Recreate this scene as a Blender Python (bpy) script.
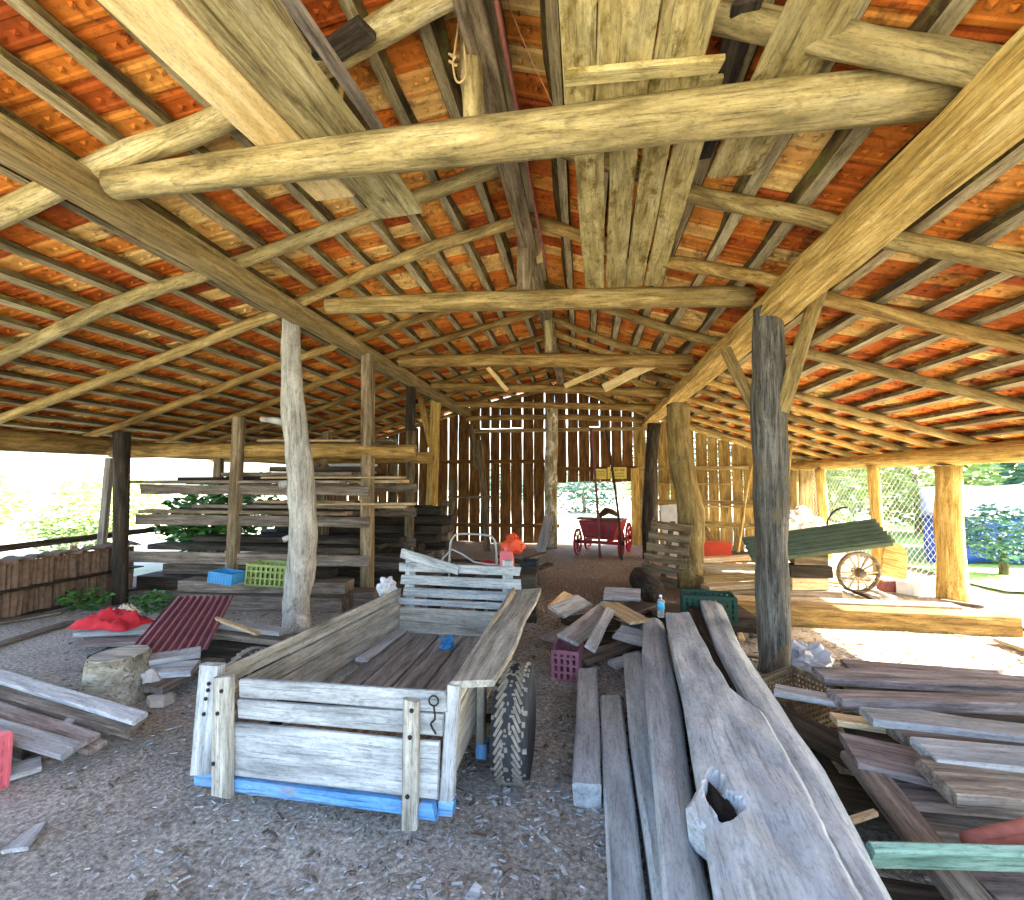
import bpy, math, random
from mathutils import Vector, Matrix, noise
V = Vector
random.seed(7)
D = bpy.data
C = bpy.context.scene.collection
for o in list(D.objects): D.objects.remove(o)

# ------------------------------------------------------------------ camera
F, CX, CY, EYE = 470.0, 512.0, 450.0, 1.6
YAW, PIT = math.atan2(71, math.hypot(470, 32)), math.atan2(32, 470)
cd = D.cameras.new('camera'); cam = D.objects.new('camera', cd); C.objects.link(cam)
cd.sensor_fit = 'HORIZONTAL'; cd.sensor_width = 36; cd.lens = F/1024*36
cd.clip_start = .02; cd.clip_end = 400
cam.location = (0, 0, EYE); cam.rotation_euler = (math.pi/2+PIT, 0, YAW)
sc = bpy.context.scene; sc.camera = cam

# ------------------------------------------------------------------ sky, sun, exposure
SUN_EL, SUN_ROT = math.radians(31), math.radians(83)
SUN_STR, SKY_STR, EXPO = 20.0, 0.66, 1.08
w = D.worlds.new('sky'); sc.world = w; w.use_nodes = True
nt = w.node_tree; bg = nt.nodes['Background']
sk = nt.nodes.new('ShaderNodeTexSky'); sk.sky_type = 'NISHITA'; sk.sun_disc = False
sk.sun_elevation = SUN_EL; sk.sun_rotation = SUN_ROT; sk.air_density = 1.0; sk.dust_density = 2.5; sk.ozone_density = 1.0
nt.links.new(sk.outputs[0], bg.inputs[0]); bg.inputs[1].default_value = SKY_STR
sd = D.lights.new('sun', 'SUN'); so = D.objects.new('sun', sd); C.objects.link(so)
sd.energy = SUN_STR; sd.angle = .012; sd.color = (1, .93, .8)
S = V((math.cos(SUN_EL)*math.sin(SUN_ROT), math.cos(SUN_EL)*math.cos(SUN_ROT), math.sin(SUN_EL)))
so.rotation_euler = S.to_track_quat('Z', 'Y').to_euler(); so.location = S*40
vs = sc.view_settings; vs.view_transform = 'Standard'; vs.look = 'None'; vs.gamma = 1; vs.use_curve_mapping = False
vs.exposure = EXPO
sc.cycles.max_bounces = 10; sc.cycles.diffuse_bounces = 6; sc.cycles.transparent_max_bounces = 16
sc.cycles.use_denoising = True; sc.cycles.sample_clamp_indirect = 8

# ------------------------------------------------------------------ helpers
fw = V((-math.sin(YAW)*math.cos(PIT), math.cos(YAW)*math.cos(PIT), math.sin(PIT)))
rt = V((math.cos(YAW), math.sin(YAW), 0)); up_ = rt.cross(fw); EYEP = V((0, 0, EYE))
def ray(x, y): return fw + rt*((x-CX)/F) - up_*((y-CY)/F)
def gz(x, y, z=0): d = ray(x, y); return EYEP + d*((z-EYE)/d.z)
def gy(x, y, Y): d = ray(x, y); return EYEP + d*(Y/d.y)
def gx(x, y, X): d = ray(x, y); return EYEP + d*(X/d.x)

def lin(h):
    h = h.lstrip('#'); r = []
    for i in (0, 2, 4):
        v = int(h[i:i+2], 16)/255; r.append(v/12.92 if v < .04045 else ((v+.055)/1.055)**2.4)
    return (*r, 1)

class N:
    """small node builder"""
    def __init__(s, name, rough=.85, spec=.25):
        s.m = D.materials.new(name); s.m.use_nodes = True; s.t = s.m.node_tree
        s.p = s.t.nodes['Principled BSDF']; s.p.inputs['Roughness'].default_value = rough
        s.p.inputs['Specular IOR Level'].default_value = spec
    def n(s, typ, **kw):
        x = s.t.nodes.new(typ)
        for k, v in kw.items():
            if hasattr(x, k): setattr(x, k, v)
            else: x.inputs[k].default_value = v
        return x
    def l(s, a, b): s.t.links.new(a, b)
    def coord(s, scale, out='Object', rnd=True):
        tc = s.n('ShaderNodeTexCoord'); mp = s.n('ShaderNodeMapping'); mp.inputs['Scale'].default_value = scale
        if rnd:
            oi = s.n('ShaderNodeObjectInfo'); mu = s.n('ShaderNodeMath', operation='MULTIPLY'); mu.inputs[1].default_value = 37
            s.l(oi.outputs['Random'], mu.inputs[0])
            ad = s.n('ShaderNodeVectorMath', operation='ADD'); s.l(tc.outputs[out], ad.inputs[0]); s.l(mu.outputs[0], ad.inputs[1])
            s.l(ad.outputs[0], mp.inputs[0])
        else: s.l(tc.outputs[out], mp.inputs[0])
        return mp.outputs[0]
    def noise(s, vec, scale, detail=5, rough=.6, dist=0):
        x = s.n('ShaderNodeTexNoise'); x.inputs['Scale'].default_value = scale; x.inputs['Detail'].default_value = detail
        x.inputs['Roughness'].default_value = rough; x.inputs['Distortion'].default_value = dist
        s.l(vec, x.inputs['Vector']); return x.outputs['Fac']
    def ramp(s, fac, stops):
        r = s.n('ShaderNodeValToRGB'); e = r.color_ramp.elements
        while len(e) > 1: e.remove(e[0])
        e[0].position, e[0].color = stops[0]
        for p, c in stops[1:]: x = e.new(p); x.color = c
        s.l(fac, r.inputs[0]); return r.outputs[0]
    def mix(s, a, b, fac, mode='MIX'):
        m = s.n('ShaderNodeMix', data_type='RGBA', blend_type=mode)
        for i, v in ((6, a), (7, b), (0, fac)):
            if hasattr(v, 'is_linked'): s.l(v, m.inputs[i])
            else: m.inputs[i].default_value = v
        return m.outputs[2]
    def bump(s, fac, st=.3, dist=.01):
        b = s.n('ShaderNodeBump'); b.inputs['Strength'].default_value = st; b.inputs['Distance'].default_value = dist
        s.l(fac, b.inputs['Height']); s.l(b.outputs[0], s.p.inputs['Normal'])
    def out(s, c):
        if hasattr(c, 'is_linked'): s.l(c, s.p.inputs['Base Color'])
        else: s.p.inputs['Base Color'].default_value = c
        return s.m

def g1(v): return (v, v, v, 1)
def wood(name, dark, mid, light, grain=10, blotch=.5, moss=None, mosslo=.55, bump=.5, vary=.25, crack=.5, speck=.8):
    b = N(name)
    v = b.coord((.9, grain, grain))
    n1 = b.noise(v, 2.2, 6, .62, .5)
    c = b.ramp(n1, [(.28, lin(dark)), (.5, lin(mid)), (.72, lin(light))])
    v2 = b.coord((1.3, 5, 5)); n2 = b.noise(v2, 1.6, 4, .6)
    c = b.mix(c, b.ramp(n2, [(.3, g1(1-blotch)), (.55, g1(1)), (.75, g1(1.0))]), 1.0, 'MULTIPLY')
    v3 = b.coord((1.6, grain*5, grain*5)); n3 = b.noise(v3, 2.0, 4, .7)
    c = b.mix(c, b.ramp(n3, [(.36, g1(1-crack)), (.46, g1(1)), (.8, g1(1))]), 1.0, 'MULTIPLY')
    v5 = b.coord((28, 70, 70)); n5 = b.noise(v5, 1.0, 3, .75)
    c = b.mix(c, b.ramp(n5, [(.3, g1(.62)), (.48, g1(1)), (.7, g1(1.12))]), speck, 'MULTIPLY')
    v6 = b.coord((1.1, grain*2.4, grain*2.4)); n6 = b.noise(v6, 1.3, 5, .55, .8)
    c = b.mix(c, b.ramp(n6, [(.485, g1(1)), (.499, g1(.3)), (.513, g1(1))]), crack*.9, 'MULTIPLY')
    if moss:
        v4 = b.coord((2.5, 4, 4)); n4 = b.noise(v4, 1.8, 6, .7)
        m = b.ramp(n4, [(mosslo, g1(0)), (mosslo+.12, g1(1))]); c = b.mix(c, lin(moss), m)
    oi = b.n('ShaderNodeObjectInfo'); mr = b.n('ShaderNodeMapRange'); mr.inputs['To Min'].default_value = 1-vary; mr.inputs['To Max'].default_value = 1+vary*.6
    b.l(oi.outputs['Random'], mr.inputs['Value'])
    hs = b.n('ShaderNodeHueSaturation'); b.l(mr.outputs[0], hs.inputs['Value']); b.l(c, hs.inputs['Color'])
    b.bump(n3, bump, .006)
    return b.out(hs.outputs[0])

def plain(name, hexc, rough=.6, metal=0, var=.25, scale=9, spec=.4, bump=.15):
    b = N(name, rough, spec); b.p.inputs['Metallic'].default_value = metal
    n = b.noise(b.coord((1, 1, 1)), scale, 5, .65)
    c = b.mix(lin(hexc), b.ramp(n, [(.3, g1(1-var)), (.6, g1(1)), (.8, g1(1+var*.3))]), 1.0, 'MULTIPLY')
    if bump: b.bump(n, bump, .004)
    return b.out(c)

M = {}
M['pole']   = wood('yellowed pole wood', '#66532d', '#a58c56', '#cdb87e', 7, .4, '#6d6440', .58)
M['pole_b'] = wood('brown pole wood', '#5b4526', '#9a7b44', '#c7aa6b', 7, .4)
M['plate']  = wood('grey yellow squared beam', '#6a5836', '#a88f5c', '#cbb587', 12, .35)
M['plate_y']= wood('golden squared beam', '#7d6330', '#caa65a', '#ecd491', 12, .25, vary=.1)
M['tie']    = wood('pale mottled tie log', '#6c5d3c', '#a39161', '#c9b889', 6, .45, '#6f6540', .57)
M['batten'] = wood('weathered grey roof batten', '#75674a', '#b09f78', '#d3c69f', 9, .35)
M['bark']   = wood('mossy dark bark', '#2b2012', '#5a4526', '#8a7640', 6, .5, '#6d6a2c', .55, bump=.9)
M['cream']  = wood('cream sawn plank', '#c9a868', '#e8cd94', '#f3dfae', 5, .1, crack=.12, vary=.08)
M['lichen'] = wood('lichen stained plank', '#86743f', '#c0ae74', '#dccd98', 5, .4, '#75622f', .53, vary=.15)
M['crackp'] = wood('pale cracked plank', '#5f5231', '#bba975', '#e2d6ab', 9, .4, '#6b5d38', .58)
M['grey']   = wood('silver grey board', '#83858a', '#aeb1b4', '#cfd2d4', 12, .3, crack=.35)
M['greyb']  = wood('dusty blue grey timber', '#99a1a8', '#b0b9c0', '#c9d1d7', 5, .25, '#868d94', .6, vary=.08, crack=.3)
M['browng'] = wood('grey brown board', '#4e453c', '#82766a', '#aca194', 11, .4)
M['purple'] = wood('purplish grey board', '#5b524f', '#8d8280', '#b6adab', 11, .35)
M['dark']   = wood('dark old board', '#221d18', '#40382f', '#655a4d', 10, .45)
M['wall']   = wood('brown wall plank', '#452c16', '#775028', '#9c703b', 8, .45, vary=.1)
M['wall_lit']  = wood('wall plank with painted bounce light', '#71592c', '#a88a4c', '#cbb072', 8, .4, vary=.1)  # yellow bounce light on the right-hand wall planks, painted into their colour
M['post']   = wood('weathered brown post', '#4a3f2e', '#85745a', '#b0a083', 9, .45)
M['postw']  = wood('whitish barkless trunk', '#8d8a82', '#c2c0b8', '#e4e3dc', 5, .3, '#8f8a7a', .62)
M['gnarl']  = wood('grey fissured bark', '#33312f', '#67645e', '#96938b', 11, .5, '#6b5f45', .55, bump=1.0, vary=.05, crack=.85)
M['tancut'] = wood('fresh tan offcut', '#a58a62', '#cdb58c', '#e6d5b3', 9, .2)
M['white']  = wood('whitewashed trailer board', '#858b8e', '#adb3b5', '#cbd0d2', 9, .45, '#6f7273', .6, vary=.08, crack=.45)
M['whiteb'] = wood('worn trailer board', '#7a766c', '#a9a69b', '#cfcdc2', 10, .35, vary=.1)
M['bed']    = wood('dark trailer bed plank', '#66635f', '#989490', '#bdb9b4', 9, .4, vary=.12)
M['blue']   = wood('flaking blue paint', '#4a7fb4', '#659fd8', '#8fbbe4', 6, .3, '#8b8780', .56, vary=.02)
M['greenp'] = wood('faded green paint', '#4c6f60', '#7fa294', '#a9c4b8', 6, .3, vary=.02)
M['rust']   = plain('rusty iron', '#5a3d2c', .8, .3)
M['iron']   = plain('dark iron', '#2e2c2b', .6, .5)
M['tube']   = plain('bare metal tube', '#b4b6b8', .35, .7)
M['rubber'] = plain('muddy black rubber', '#34383e', .9, 0, .4, 14, bump=.5)
M['mud']    = plain('dry caked mud', '#8b877d', 1, 0, .45, 30, bump=.8)
M['rim']    = plain('blue painted rim', '#24508c', .5, .1)
M['maroon'] = plain('maroon painted sheet', '#7f4652', .55, .1, .35, 6)
M['redc']   = plain('red cloth', '#c22a36', .9, 0, .3)
M['whitec'] = plain('cream cloth', '#ddd3bf', .95, 0, .3)
M['plum']   = plain('dusty plum plastic', '#a06a80', .6, 0, .25)
M['pink']   = plain('pink plastic', '#d6707e', .5, 0, .15)
M['greenc'] = plain('dark green plastic', '#1f4a3c', .5, 0, .2)
M['lime']   = plain('dusty yellow green plastic', '#93a860', .6, 0, .3)
M['bluec']  = plain('light blue plastic', '#3f8fc8', .5, 0, .2)
M['black']  = plain('black plastic', '#222a2c', .6, 0, .25)
M['redp']   = plain('red enamel', '#a3161f', .45, 0, .3, 7)
M['orange'] = plain('orange red plastic', '#e0502c', .5, 0, .15)
M['pinkw']  = plain('pale red plastic', '#d8737a', .5, 0, .15)
M['corr']   = plain('moss green corrugated sheet', '#56634a', .55, .1, .4, 5)
M['ropem']  = plain('tan rope', '#c9ae7c', .95, 0, .2, 40)
M['birch']  = wood('peeling whitish bark', '#6b5c3c', '#b3a57e', '#e6dfc8', 3, .5, '#f1ecdc', .5, bump=.8, crack=.6)
M['wirem']  = plain('copper brown wire', '#a5734c', .5, .5)
M['sack']   = plain('white sacking', '#e3e2de', .9, 0, .25, 6)
M['sheet']  = plain('grey white plastic sheet', '#c9ccd2', .5, 0, .2, 3)
M['roofs']  = plain('grey shelter sheet', '#84878f', .6, 0, .3, 3)
M['tarp']   = plain('blue tarpaulin', '#1f4fb4', .45, 0, .3, 4)
M['stone']  = plain('pale concrete', '#bdb7ae', .95, 0, .25)
M['brick']  = plain('weathered clay', '#76604f', .95, 0, .5, 16)
M['fbrick'] = plain('red brown brick', '#a8665a', .95, 0, .4, 14)
M['wires']  = plain('galvanised wire', '#c4cacd', .6, .2, .1)
M['sign']   = plain('yellow sign', '#e3cf6a', .7, 0, .12, 4)
M['ink']    = plain('black lettering', '#2b2712', .8, 0, .1)
M['capw']   = plain('white plastic cap', '#eef2f4', .4, 0, .05)
M['label']  = plain('blue bottle label', '#3fb0dc', .5, 0, .05)
b = N('clear plastic', .12, .5); b.p.inputs['Transmission Weight'].default_value = .75; b.p.inputs['IOR'].default_value = 1.25; M['clear'] = b.out(lin('#e6f1f5'))
def leafmat(name, a, c_):
    b = N(name, .55, .4); tc = b.n('ShaderNodeNewGeometry'); r = b.ramp(tc.outputs['Random Per Island'], [(0, lin(a)), (1, lin(c_))])
    b.p.inputs['Transmission Weight'].default_value = 0
    return b.out(r)
M['leafd'] = leafmat('dark green leaves', '#20451f', '#4f8a36')
M['leafp'] = leafmat('pale green leaves', '#7d9a52', '#b9c98a')
M['leafb'] = leafmat('blue green leaves', '#2f5a4c', '#6f9a86')

MW = {}
def tag(o, label=None, cat=None, group=None, kind=None):
    if label: o['label'] = label
    if cat: o['category'] = cat
    if group: o['group'] = group
    if kind: o['kind'] = kind
    return o
def mk(name, vf, mat, Mx=None, parent=None, smooth=False, label=None, cat=None, group=None, kind=None, midx=None):
    vs_, fs = vf
    me = D.meshes.new(name); me.from_pydata([tuple(v) for v in vs_], [], fs)
    for m in (mat if isinstance(mat, (list, tuple)) else [mat]): me.materials.append(M[m] if isinstance(m, str) else m)
    if midx: me.polygons.foreach_set('material_index', midx)
    if smooth: me.polygons.foreach_set('use_smooth', [True]*len(me.polygons))
    me.update()
    o = D.objects.new(name, me); C.objects.link(o)
    Mx = Mx or Matrix.Identity(4); MW[o] = Mx
    if parent is not None: o.parent = parent; o.matrix_basis = MW[parent].inverted() @ Mx
    else: o.matrix_world = Mx
    return tag(o, label, cat, group, kind)
def empty(name, loc, label, cat, group=None, rz=0, kind=None):
    o = D.objects.new(name, None); C.objects.link(o); o.empty_display_size = .1
    Mx = Matrix.Translation(V(loc)) @ Matrix.Rotation(rz, 4, 'Z'); o.matrix_world = Mx; MW[o] = Mx
    return tag(o, label, cat, group, kind)
def copy_tree(o, Mx, label=None):
    kids = {}
    for x in D.objects:
        if x.parent: kids.setdefault(x.parent, []).append(x)
    def rec(a, par):
        c = a.copy(); C.objects.link(c); c.parent = par
        for k in kids.get(a, []): rec(k, c)
        return c
    c = rec(o, None); c.matrix_world = Mx; MW[c] = Mx
    if label: c['label'] = label
    return c
def join(*vfs):
    v, f = [], []
    for a, b_ in vfs:
        n = len(v); v += list(a); f += [tuple(i+n for i in q) for q in b_]
    return v, f
def xf(vf, Mx): return [Mx @ V(p) for p in vf[0]], vf[1]
def frame(d, up=(0, 0, 1)):
    x = V(d).normalized(); u = V(up)
    if abs(x.dot(u.normalized())) > .98: u = V((0, 1, 0)) if abs(x.y) < .9 else V((1, 0, 0))
    y = u.cross(x).normalized(); z = x.cross(y)
    return Matrix((x, y, z)).transposed().to_4x4()
def vbox(c, s, ch=0):
    """box centre c size s; ch chamfers its long edges (along x)"""
    cx, cy, cz = c; a, b_, h = s[0]/2, s[1]/2, s[2]/2
    if ch:
        pr = [(-b_+ch, -h), (b_-ch, -h), (b_, -h+ch), (b_, h-ch), (b_-ch, h), (-b_+ch, h), (-b_, h-ch), (-b_, -h+ch)]
    else: pr = [(-b_, -h), (b_, -h), (b_, h), (-b_, h)]
    n = len(pr); v = [(cx-a, cy+y, cz+z) for y, z in pr] + [(cx+a, cy+y, cz+z) for y, z in pr]
    f = [(i, (i+1) % n, n+(i+1) % n, n+i) for i in range(n)]; f = [q[::-1] for q in f]
    return v, f + [tuple(range(n)), tuple(range(2*n-1, n-1, -1))]
def vboard(L, wd, t, jag=.006, seg=9, wav=0, taper=1.0, endjag=.02, seed=None, crook=0):
    sd_ = random.random()*100 if seed is None else seed
    ch = min(.007, t*.22, wd*.2); v = []; f = []
    for i in range(seg+1):
        u = i/seg; x = -L/2 + L*u; k = 1+(taper-1)*u
        def nz(j, a): return (noise.noise(V((x*1.7, sd_+j*7.3, 0)))*a)
        wl = wd*k/2 + nz(1, wav) + nz(5, jag); wr = wd*k/2 + nz(2, wav) + nz(6, jag)
        h = t/2 + nz(3, jag*.4); off = nz(4, crook)
        for y, z in ((-wl+ch, -h), (wr-ch, -h), (wr, -h+ch), (wr, h-ch), (wr-ch, h), (-wl+ch, h), (-wl, h-ch), (-wl, -h+ch)):
            ex = 0
            if i in (0, seg): ex = noise.noise(V((y*9, sd_+i, 1)))*endjag
            v.append((x+ex, y+off, z))
    for i in range(seg):
        for j in range(8):
            a = i*8+j; b_ = i*8+(j+1) % 8; f.append((a, a+8, b_+8, b_))
    f.append(tuple(range(8))); f.append(tuple(range(seg*8+7, seg*8-1, -1)))
    return v, f
def board(name, p0, p1, wd, t, mat, up=(0, 0, 1), parent=None, label=None, cat=None, group=None, **k):
    p0, p1 = V(p0), V(p1); d = p1-p0
    Mx = Matrix.Translation((p0+p1)/2) @ frame(d, up)
    return mk(name, vboard(d.length, wd, t, **k), mat, Mx, parent, label=label, cat=cat, group=group)
def vtube(pts, rad, n=10, amp=0, seed=0, caps=True, sub=1, lob=0):
    pts = [V(p) for p in pts]
    if not isinstance(rad, (list, tuple)): rad = [rad]*len(pts)
    if sub > 1:                                        # catmull-rom refinement
        P, R = [], []
        for i in range(len(pts)-1):
            a, b_, c, d = pts[max(i-1, 0)], pts[i], pts[i+1], pts[min(i+2, len(pts)-1)]
            for k in range(sub):
                t = k/sub
                P.append(.5*((2*b_)+(c-a)*t+(2*a-5*b_+4*c-d)*t*t+(3*b_-a-3*c+d)*t**3)); R.append(rad[i]+(rad[i+1]-rad[i])*t)
        pts, rad = P+[pts[-1]], R+[rad[-1]]
    v, f = [], []; N_ = len(pts); prev = None
    for i, p in enumerate(pts):
        d = (pts[min(i+1, N_-1)]-pts[max(i-1, 0)]).normalized()
        if prev is None: y = frame(d).col[1].to_3d()
        else: y = (prev-d*prev.dot(d)).normalized()
        prev = y; z = d.cross(y)
        for j in range(n):
            a = 2*math.pi*j/n; r = rad[i]
            if amp: r *= 1+amp*noise.noise(V((math.cos(a)*1.3+seed, math.sin(a)*1.3, i*.45+seed*3)))
            if lob: r *= 1+lob*math.cos(3*a+seed+i*.05)
            v.append(p+y*(r*math.cos(a))+z*(r*math.sin(a)))
    for i in range(N_-1):
        for j in range(n): f.append((i*n+j, i*n+(j+1) % n, (i+1)*n+(j+1) % n, (i+1)*n+j))
    if caps: f += [tuple(range(n-1, -1, -1)), tuple(range((N_-1)*n, N_*n))]
    return v, f
def log(name, pts, rad, mat, parent=None, n=12, amp=.12, sub=5, label=None, cat=None, group=None, lob=0, extra=None):
    pts = [V(p) for p in pts]; Mx = Matrix.Translation(pts[0]) @ frame(pts[-1]-pts[0]); I = Mx.inverted()
    vf = vtube([I @ p for p in pts], rad, n, amp, random.random()*50, True, sub, lob)
    if extra: vf = join(vf, *[xf(e, I) for e in extra])
    return mk(name, vf, mat, Mx, parent, True, label, cat, group)
def tube(name, pts, r, mat, parent=None, n=8, sub=1, **k):
    c = sum((V(p) for p in pts), V((0, 0, 0)))/len(pts); Mx = Matrix.Translation(c)
    return mk(name, vtube([V(p)-c for p in pts], r, n, 0, 0, True, sub), mat, Mx, parent, True, **k)
def vlathe(prof, n=16):
    v = [(r*math.cos(2*math.pi*j/n), r*math.sin(2*math.pi*j/n), z) for r, z in prof for j in range(n)]
    f = [(i*n+j, i*n+(j+1) % n, (i+1)*n+(j+1) % n, (i+1)*n+j) for i in range(len(prof)-1) for j in range(n)]
    return v, f + [tuple(range(n-1, -1, -1)), tuple(range((len(prof)-1)*n, len(prof)*n))]
def vcrumple(rx, ry, rz, seed, amp=.45, fr=3.5, n=22):
    v, f = vlathe([(math.sin(math.pi*q/14)*.999+.001, -math.cos(math.pi*q/14)) for q in range(15)], n)
    o = []
    for p in v:
        p = V(p); k = 1+amp*(noise.noise(p*1.6+V((seed, 0, 0)))-abs(noise.noise(p*fr+V((0, seed, 0))))*1.1)
        o.append((p.x*k*rx, p.y*k*ry, max(p.z*k, -.75)*rz))
    return o, f
def T(x, y, z): return Matrix.Translation(V((x, y, z)))
def RZ(a): return Matrix.Rotation(a, 4, 'Z')
def RX(a): return Matrix.Rotation(a, 4, 'X')
def RY(a): return Matrix.Rotation(a, 4, 'Y')

# ------------------------------------------------------------------ roof profile (top of rafters)
PROF = [(-7.75, 2.25), (-3.1, 3.63), (-.5, 4.26), (1.68, 3.34), (5.75, 1.98)]
Y0, Y1 = -.4, 12.9
def rz_(x):
    for (a, za), (b_, zb) in zip(PROF, PROF[1:]):
        if x <= b_: return za+(zb-za)*(x-a)/(b_-a)
    return PROF[-1][1]
def onroof(px, py, off=-.06):
    d = ray(px, py); best = None
    for (a, za), (b_, zb) in zip(PROF, PROF[1:]):
        m = (zb-za)/(b_-a); den = d.z-m*d.x; t = (za+off-m*a-EYE)/den if abs(den) > 1e-9 else -1
        p = EYEP+d*t
        if t > 0 and a-.01 <= p.x <= b_+.01: return p

# ------------------------------------------------------------------ ground
def groundmesh(x0, x1, y0, y1, st, amp, z=0):
    nx, ny = int((x1-x0)/st), int((y1-y0)/st); v = []; f = []
    for j in range(ny+1):
        for i in range(nx+1):
            x, y = x0+(x1-x0)*i/nx, y0+(y1-y0)*j/ny
            v.append((x, y, z+amp*(noise.noise(V((x*1.1, y*1.1, 3)))+.5*noise.noise(V((x*4, y*4, 9))))))
    for j in range(ny):
        for i in range(nx): a = j*(nx+1)+i; f.append((a, a+1, a+nx+2, a+nx+1))
    return v, f
b = N('trodden dirt and sawdust floor', .95, .15)
cv = b.coord((1, 1, 1), rnd=False)
n1 = b.noise(cv, 38, 8, .75); n2 = b.noise(cv, 1.6, 5, .65, .4); n3 = b.noise(b.coord((22, 60, 30), rnd=False), 1.3, 4, .7)
c = b.ramp(n1, [(.34, lin('#6d6a65')), (.5, lin('#aeaaa3')), (.64, lin('#e4e0da'))])
c = b.mix(c, b.ramp(n2, [(.3, g1(.6)), (.52, g1(.95)), (.75, g1(1.1))]), 1.0, 'MULTIPLY')
c = b.mix(c, lin('#e2ddd4'), b.ramp(n3, [(.62, g1(0)), (.7, g1(1))]))
# a spread of pale sawdust on the right, brown litter at the back
sx = b.n('ShaderNodeSeparateXYZ'); b.l(cv, sx.inputs[0])
def smooth_(sock, lo, hi):
    mr = b.n('ShaderNodeMapRange', interpolation_type='SMOOTHSTEP'); mr.inputs['From Min'].default_value = lo; mr.inputs['From Max'].default_value = hi
    b.l(sock, mr.inputs['Value']); return mr.outputs[0]
def mul(a, c_):
    m = b.n('ShaderNodeMath', operation='MULTIPLY'); b.l(a, m.inputs[0]); b.l(c_, m.inputs[1]); return m.outputs[0]
saw = mul(mul(smooth_(sx.outputs[0], 1.5, 2.4), smooth_(sx.outputs[1], 4.6, 5.4)), b.ramp(n2, [(.25, g1(.5)), (.5, g1(1))]))
c = b.mix(c, b.ramp(n1, [(.3, lin('#b5a486')), (.5, lin('#e6dac4')), (.7, lin('#f8f0e0'))]), saw)
lit = mul(smooth_(sx.outputs[1], 4.8, 6.5), b.ramp(n1, [(.4, g1(1)), (.7, g1(.4))]))
sub = b.n('ShaderNodeMath', operation='SUBTRACT', use_clamp=True); b.l(lit, sub.inputs[0]); b.l(saw, sub.inputs[1])
c = b.mix(c, b.ramp(n1, [(.35, lin('#5d4a3c')), (.52, lin('#8d7764')), (.68, lin('#c9b8a4'))]), sub.outputs[0])
b.bump(n1, .9, .03)
mk('floor', groundmesh(-7.6, 5.6, -1.5, 13, .12, .012), b.out(c), kind='structure')
b = N('pale dry yard', .95, .1); cv = b.coord((1, 1, 1), rnd=False)
c = b.ramp(b.noise(cv, .5, 6, .7), [(.35, lin('#c9c2a8')), (.5, lin('#d8d0ba')), (.62, lin('#b9bf8c'))])
c = b.mix(c, b.ramp(b.noise(cv, 9, 6, .7), [(.3, g1(.7)), (.6, g1(1))]), 1.0, 'MULTIPLY')
mk('ground', groundmesh(-60, 60, -40, 90, 2.0, .05, -.06), b.out(c), kind='structure')
b = N('mown lawn', .9, .1); c = b.ramp(b.noise(b.coord((1, 1, 1), rnd=False), 20, 6, .8), [(.3, lin('#5d8a48')), (.6, lin('#9dbb72'))])
mk('lawn', groundmesh(6.1, 16, 8.0, 20, .5, .02, .0), b.out(c), kind='structure')

# ------------------------------------------------------------------ tiled roof
b = N('clay roof tile', .8, .2)
tc = b.n('ShaderNodeTexCoord'); fl = b.n('ShaderNodeVectorMath', operation='FLOOR'); b.l(tc.outputs['UV'], fl.inputs[0])
wn = b.n('ShaderNodeTexWhiteNoise', noise_dimensions='2D'); b.l(fl.outputs[0], wn.inputs['Vector'])
c = b.ramp(wn.outputs['Value'], [(0, lin('#a04a1e')), (.25, lin('#c46422')), (.5, lin('#d67e2e')), (.75, lin('#e29c48')), (1, lin('#ecc67c'))])
cv = b.coord((1, 1, 1), rnd=False); n1 = b.noise(cv, 7, 6, .7, .5); n2 = b.noise(cv, 1.1, 4, .6)
c = b.mix(c, b.ramp(n1, [(.3, lin('#5a3420')), (.45, g1(1)), (.62, g1(1)), (.8, lin('#ffe9bd'))]), .9, 'MULTIPLY')
c = b.mix(c, b.ramp(n2, [(.3, g1(.55)), (.5, g1(1)), (.7, g1(1.15))]), .8, 'MULTIPLY')
n3_ = b.noise(cv, 26, 6, .75); c = b.mix(c, b.ramp(n3_, [(.34, g1(.5)), (.47, g1(1)), (.7, g1(1.1))]), .8, 'MULTIPLY')
n4_ = b.noise(b.coord((1, .7, 1), rnd=False), 3.2, 5, .7); c = b.mix(c, lin('#54381f'), b.ramp(n4_, [(.57, g1(0)), (.68, g1(.75))]))
b.bump(n1, .35, .01)
TILE = b.out(c)
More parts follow.
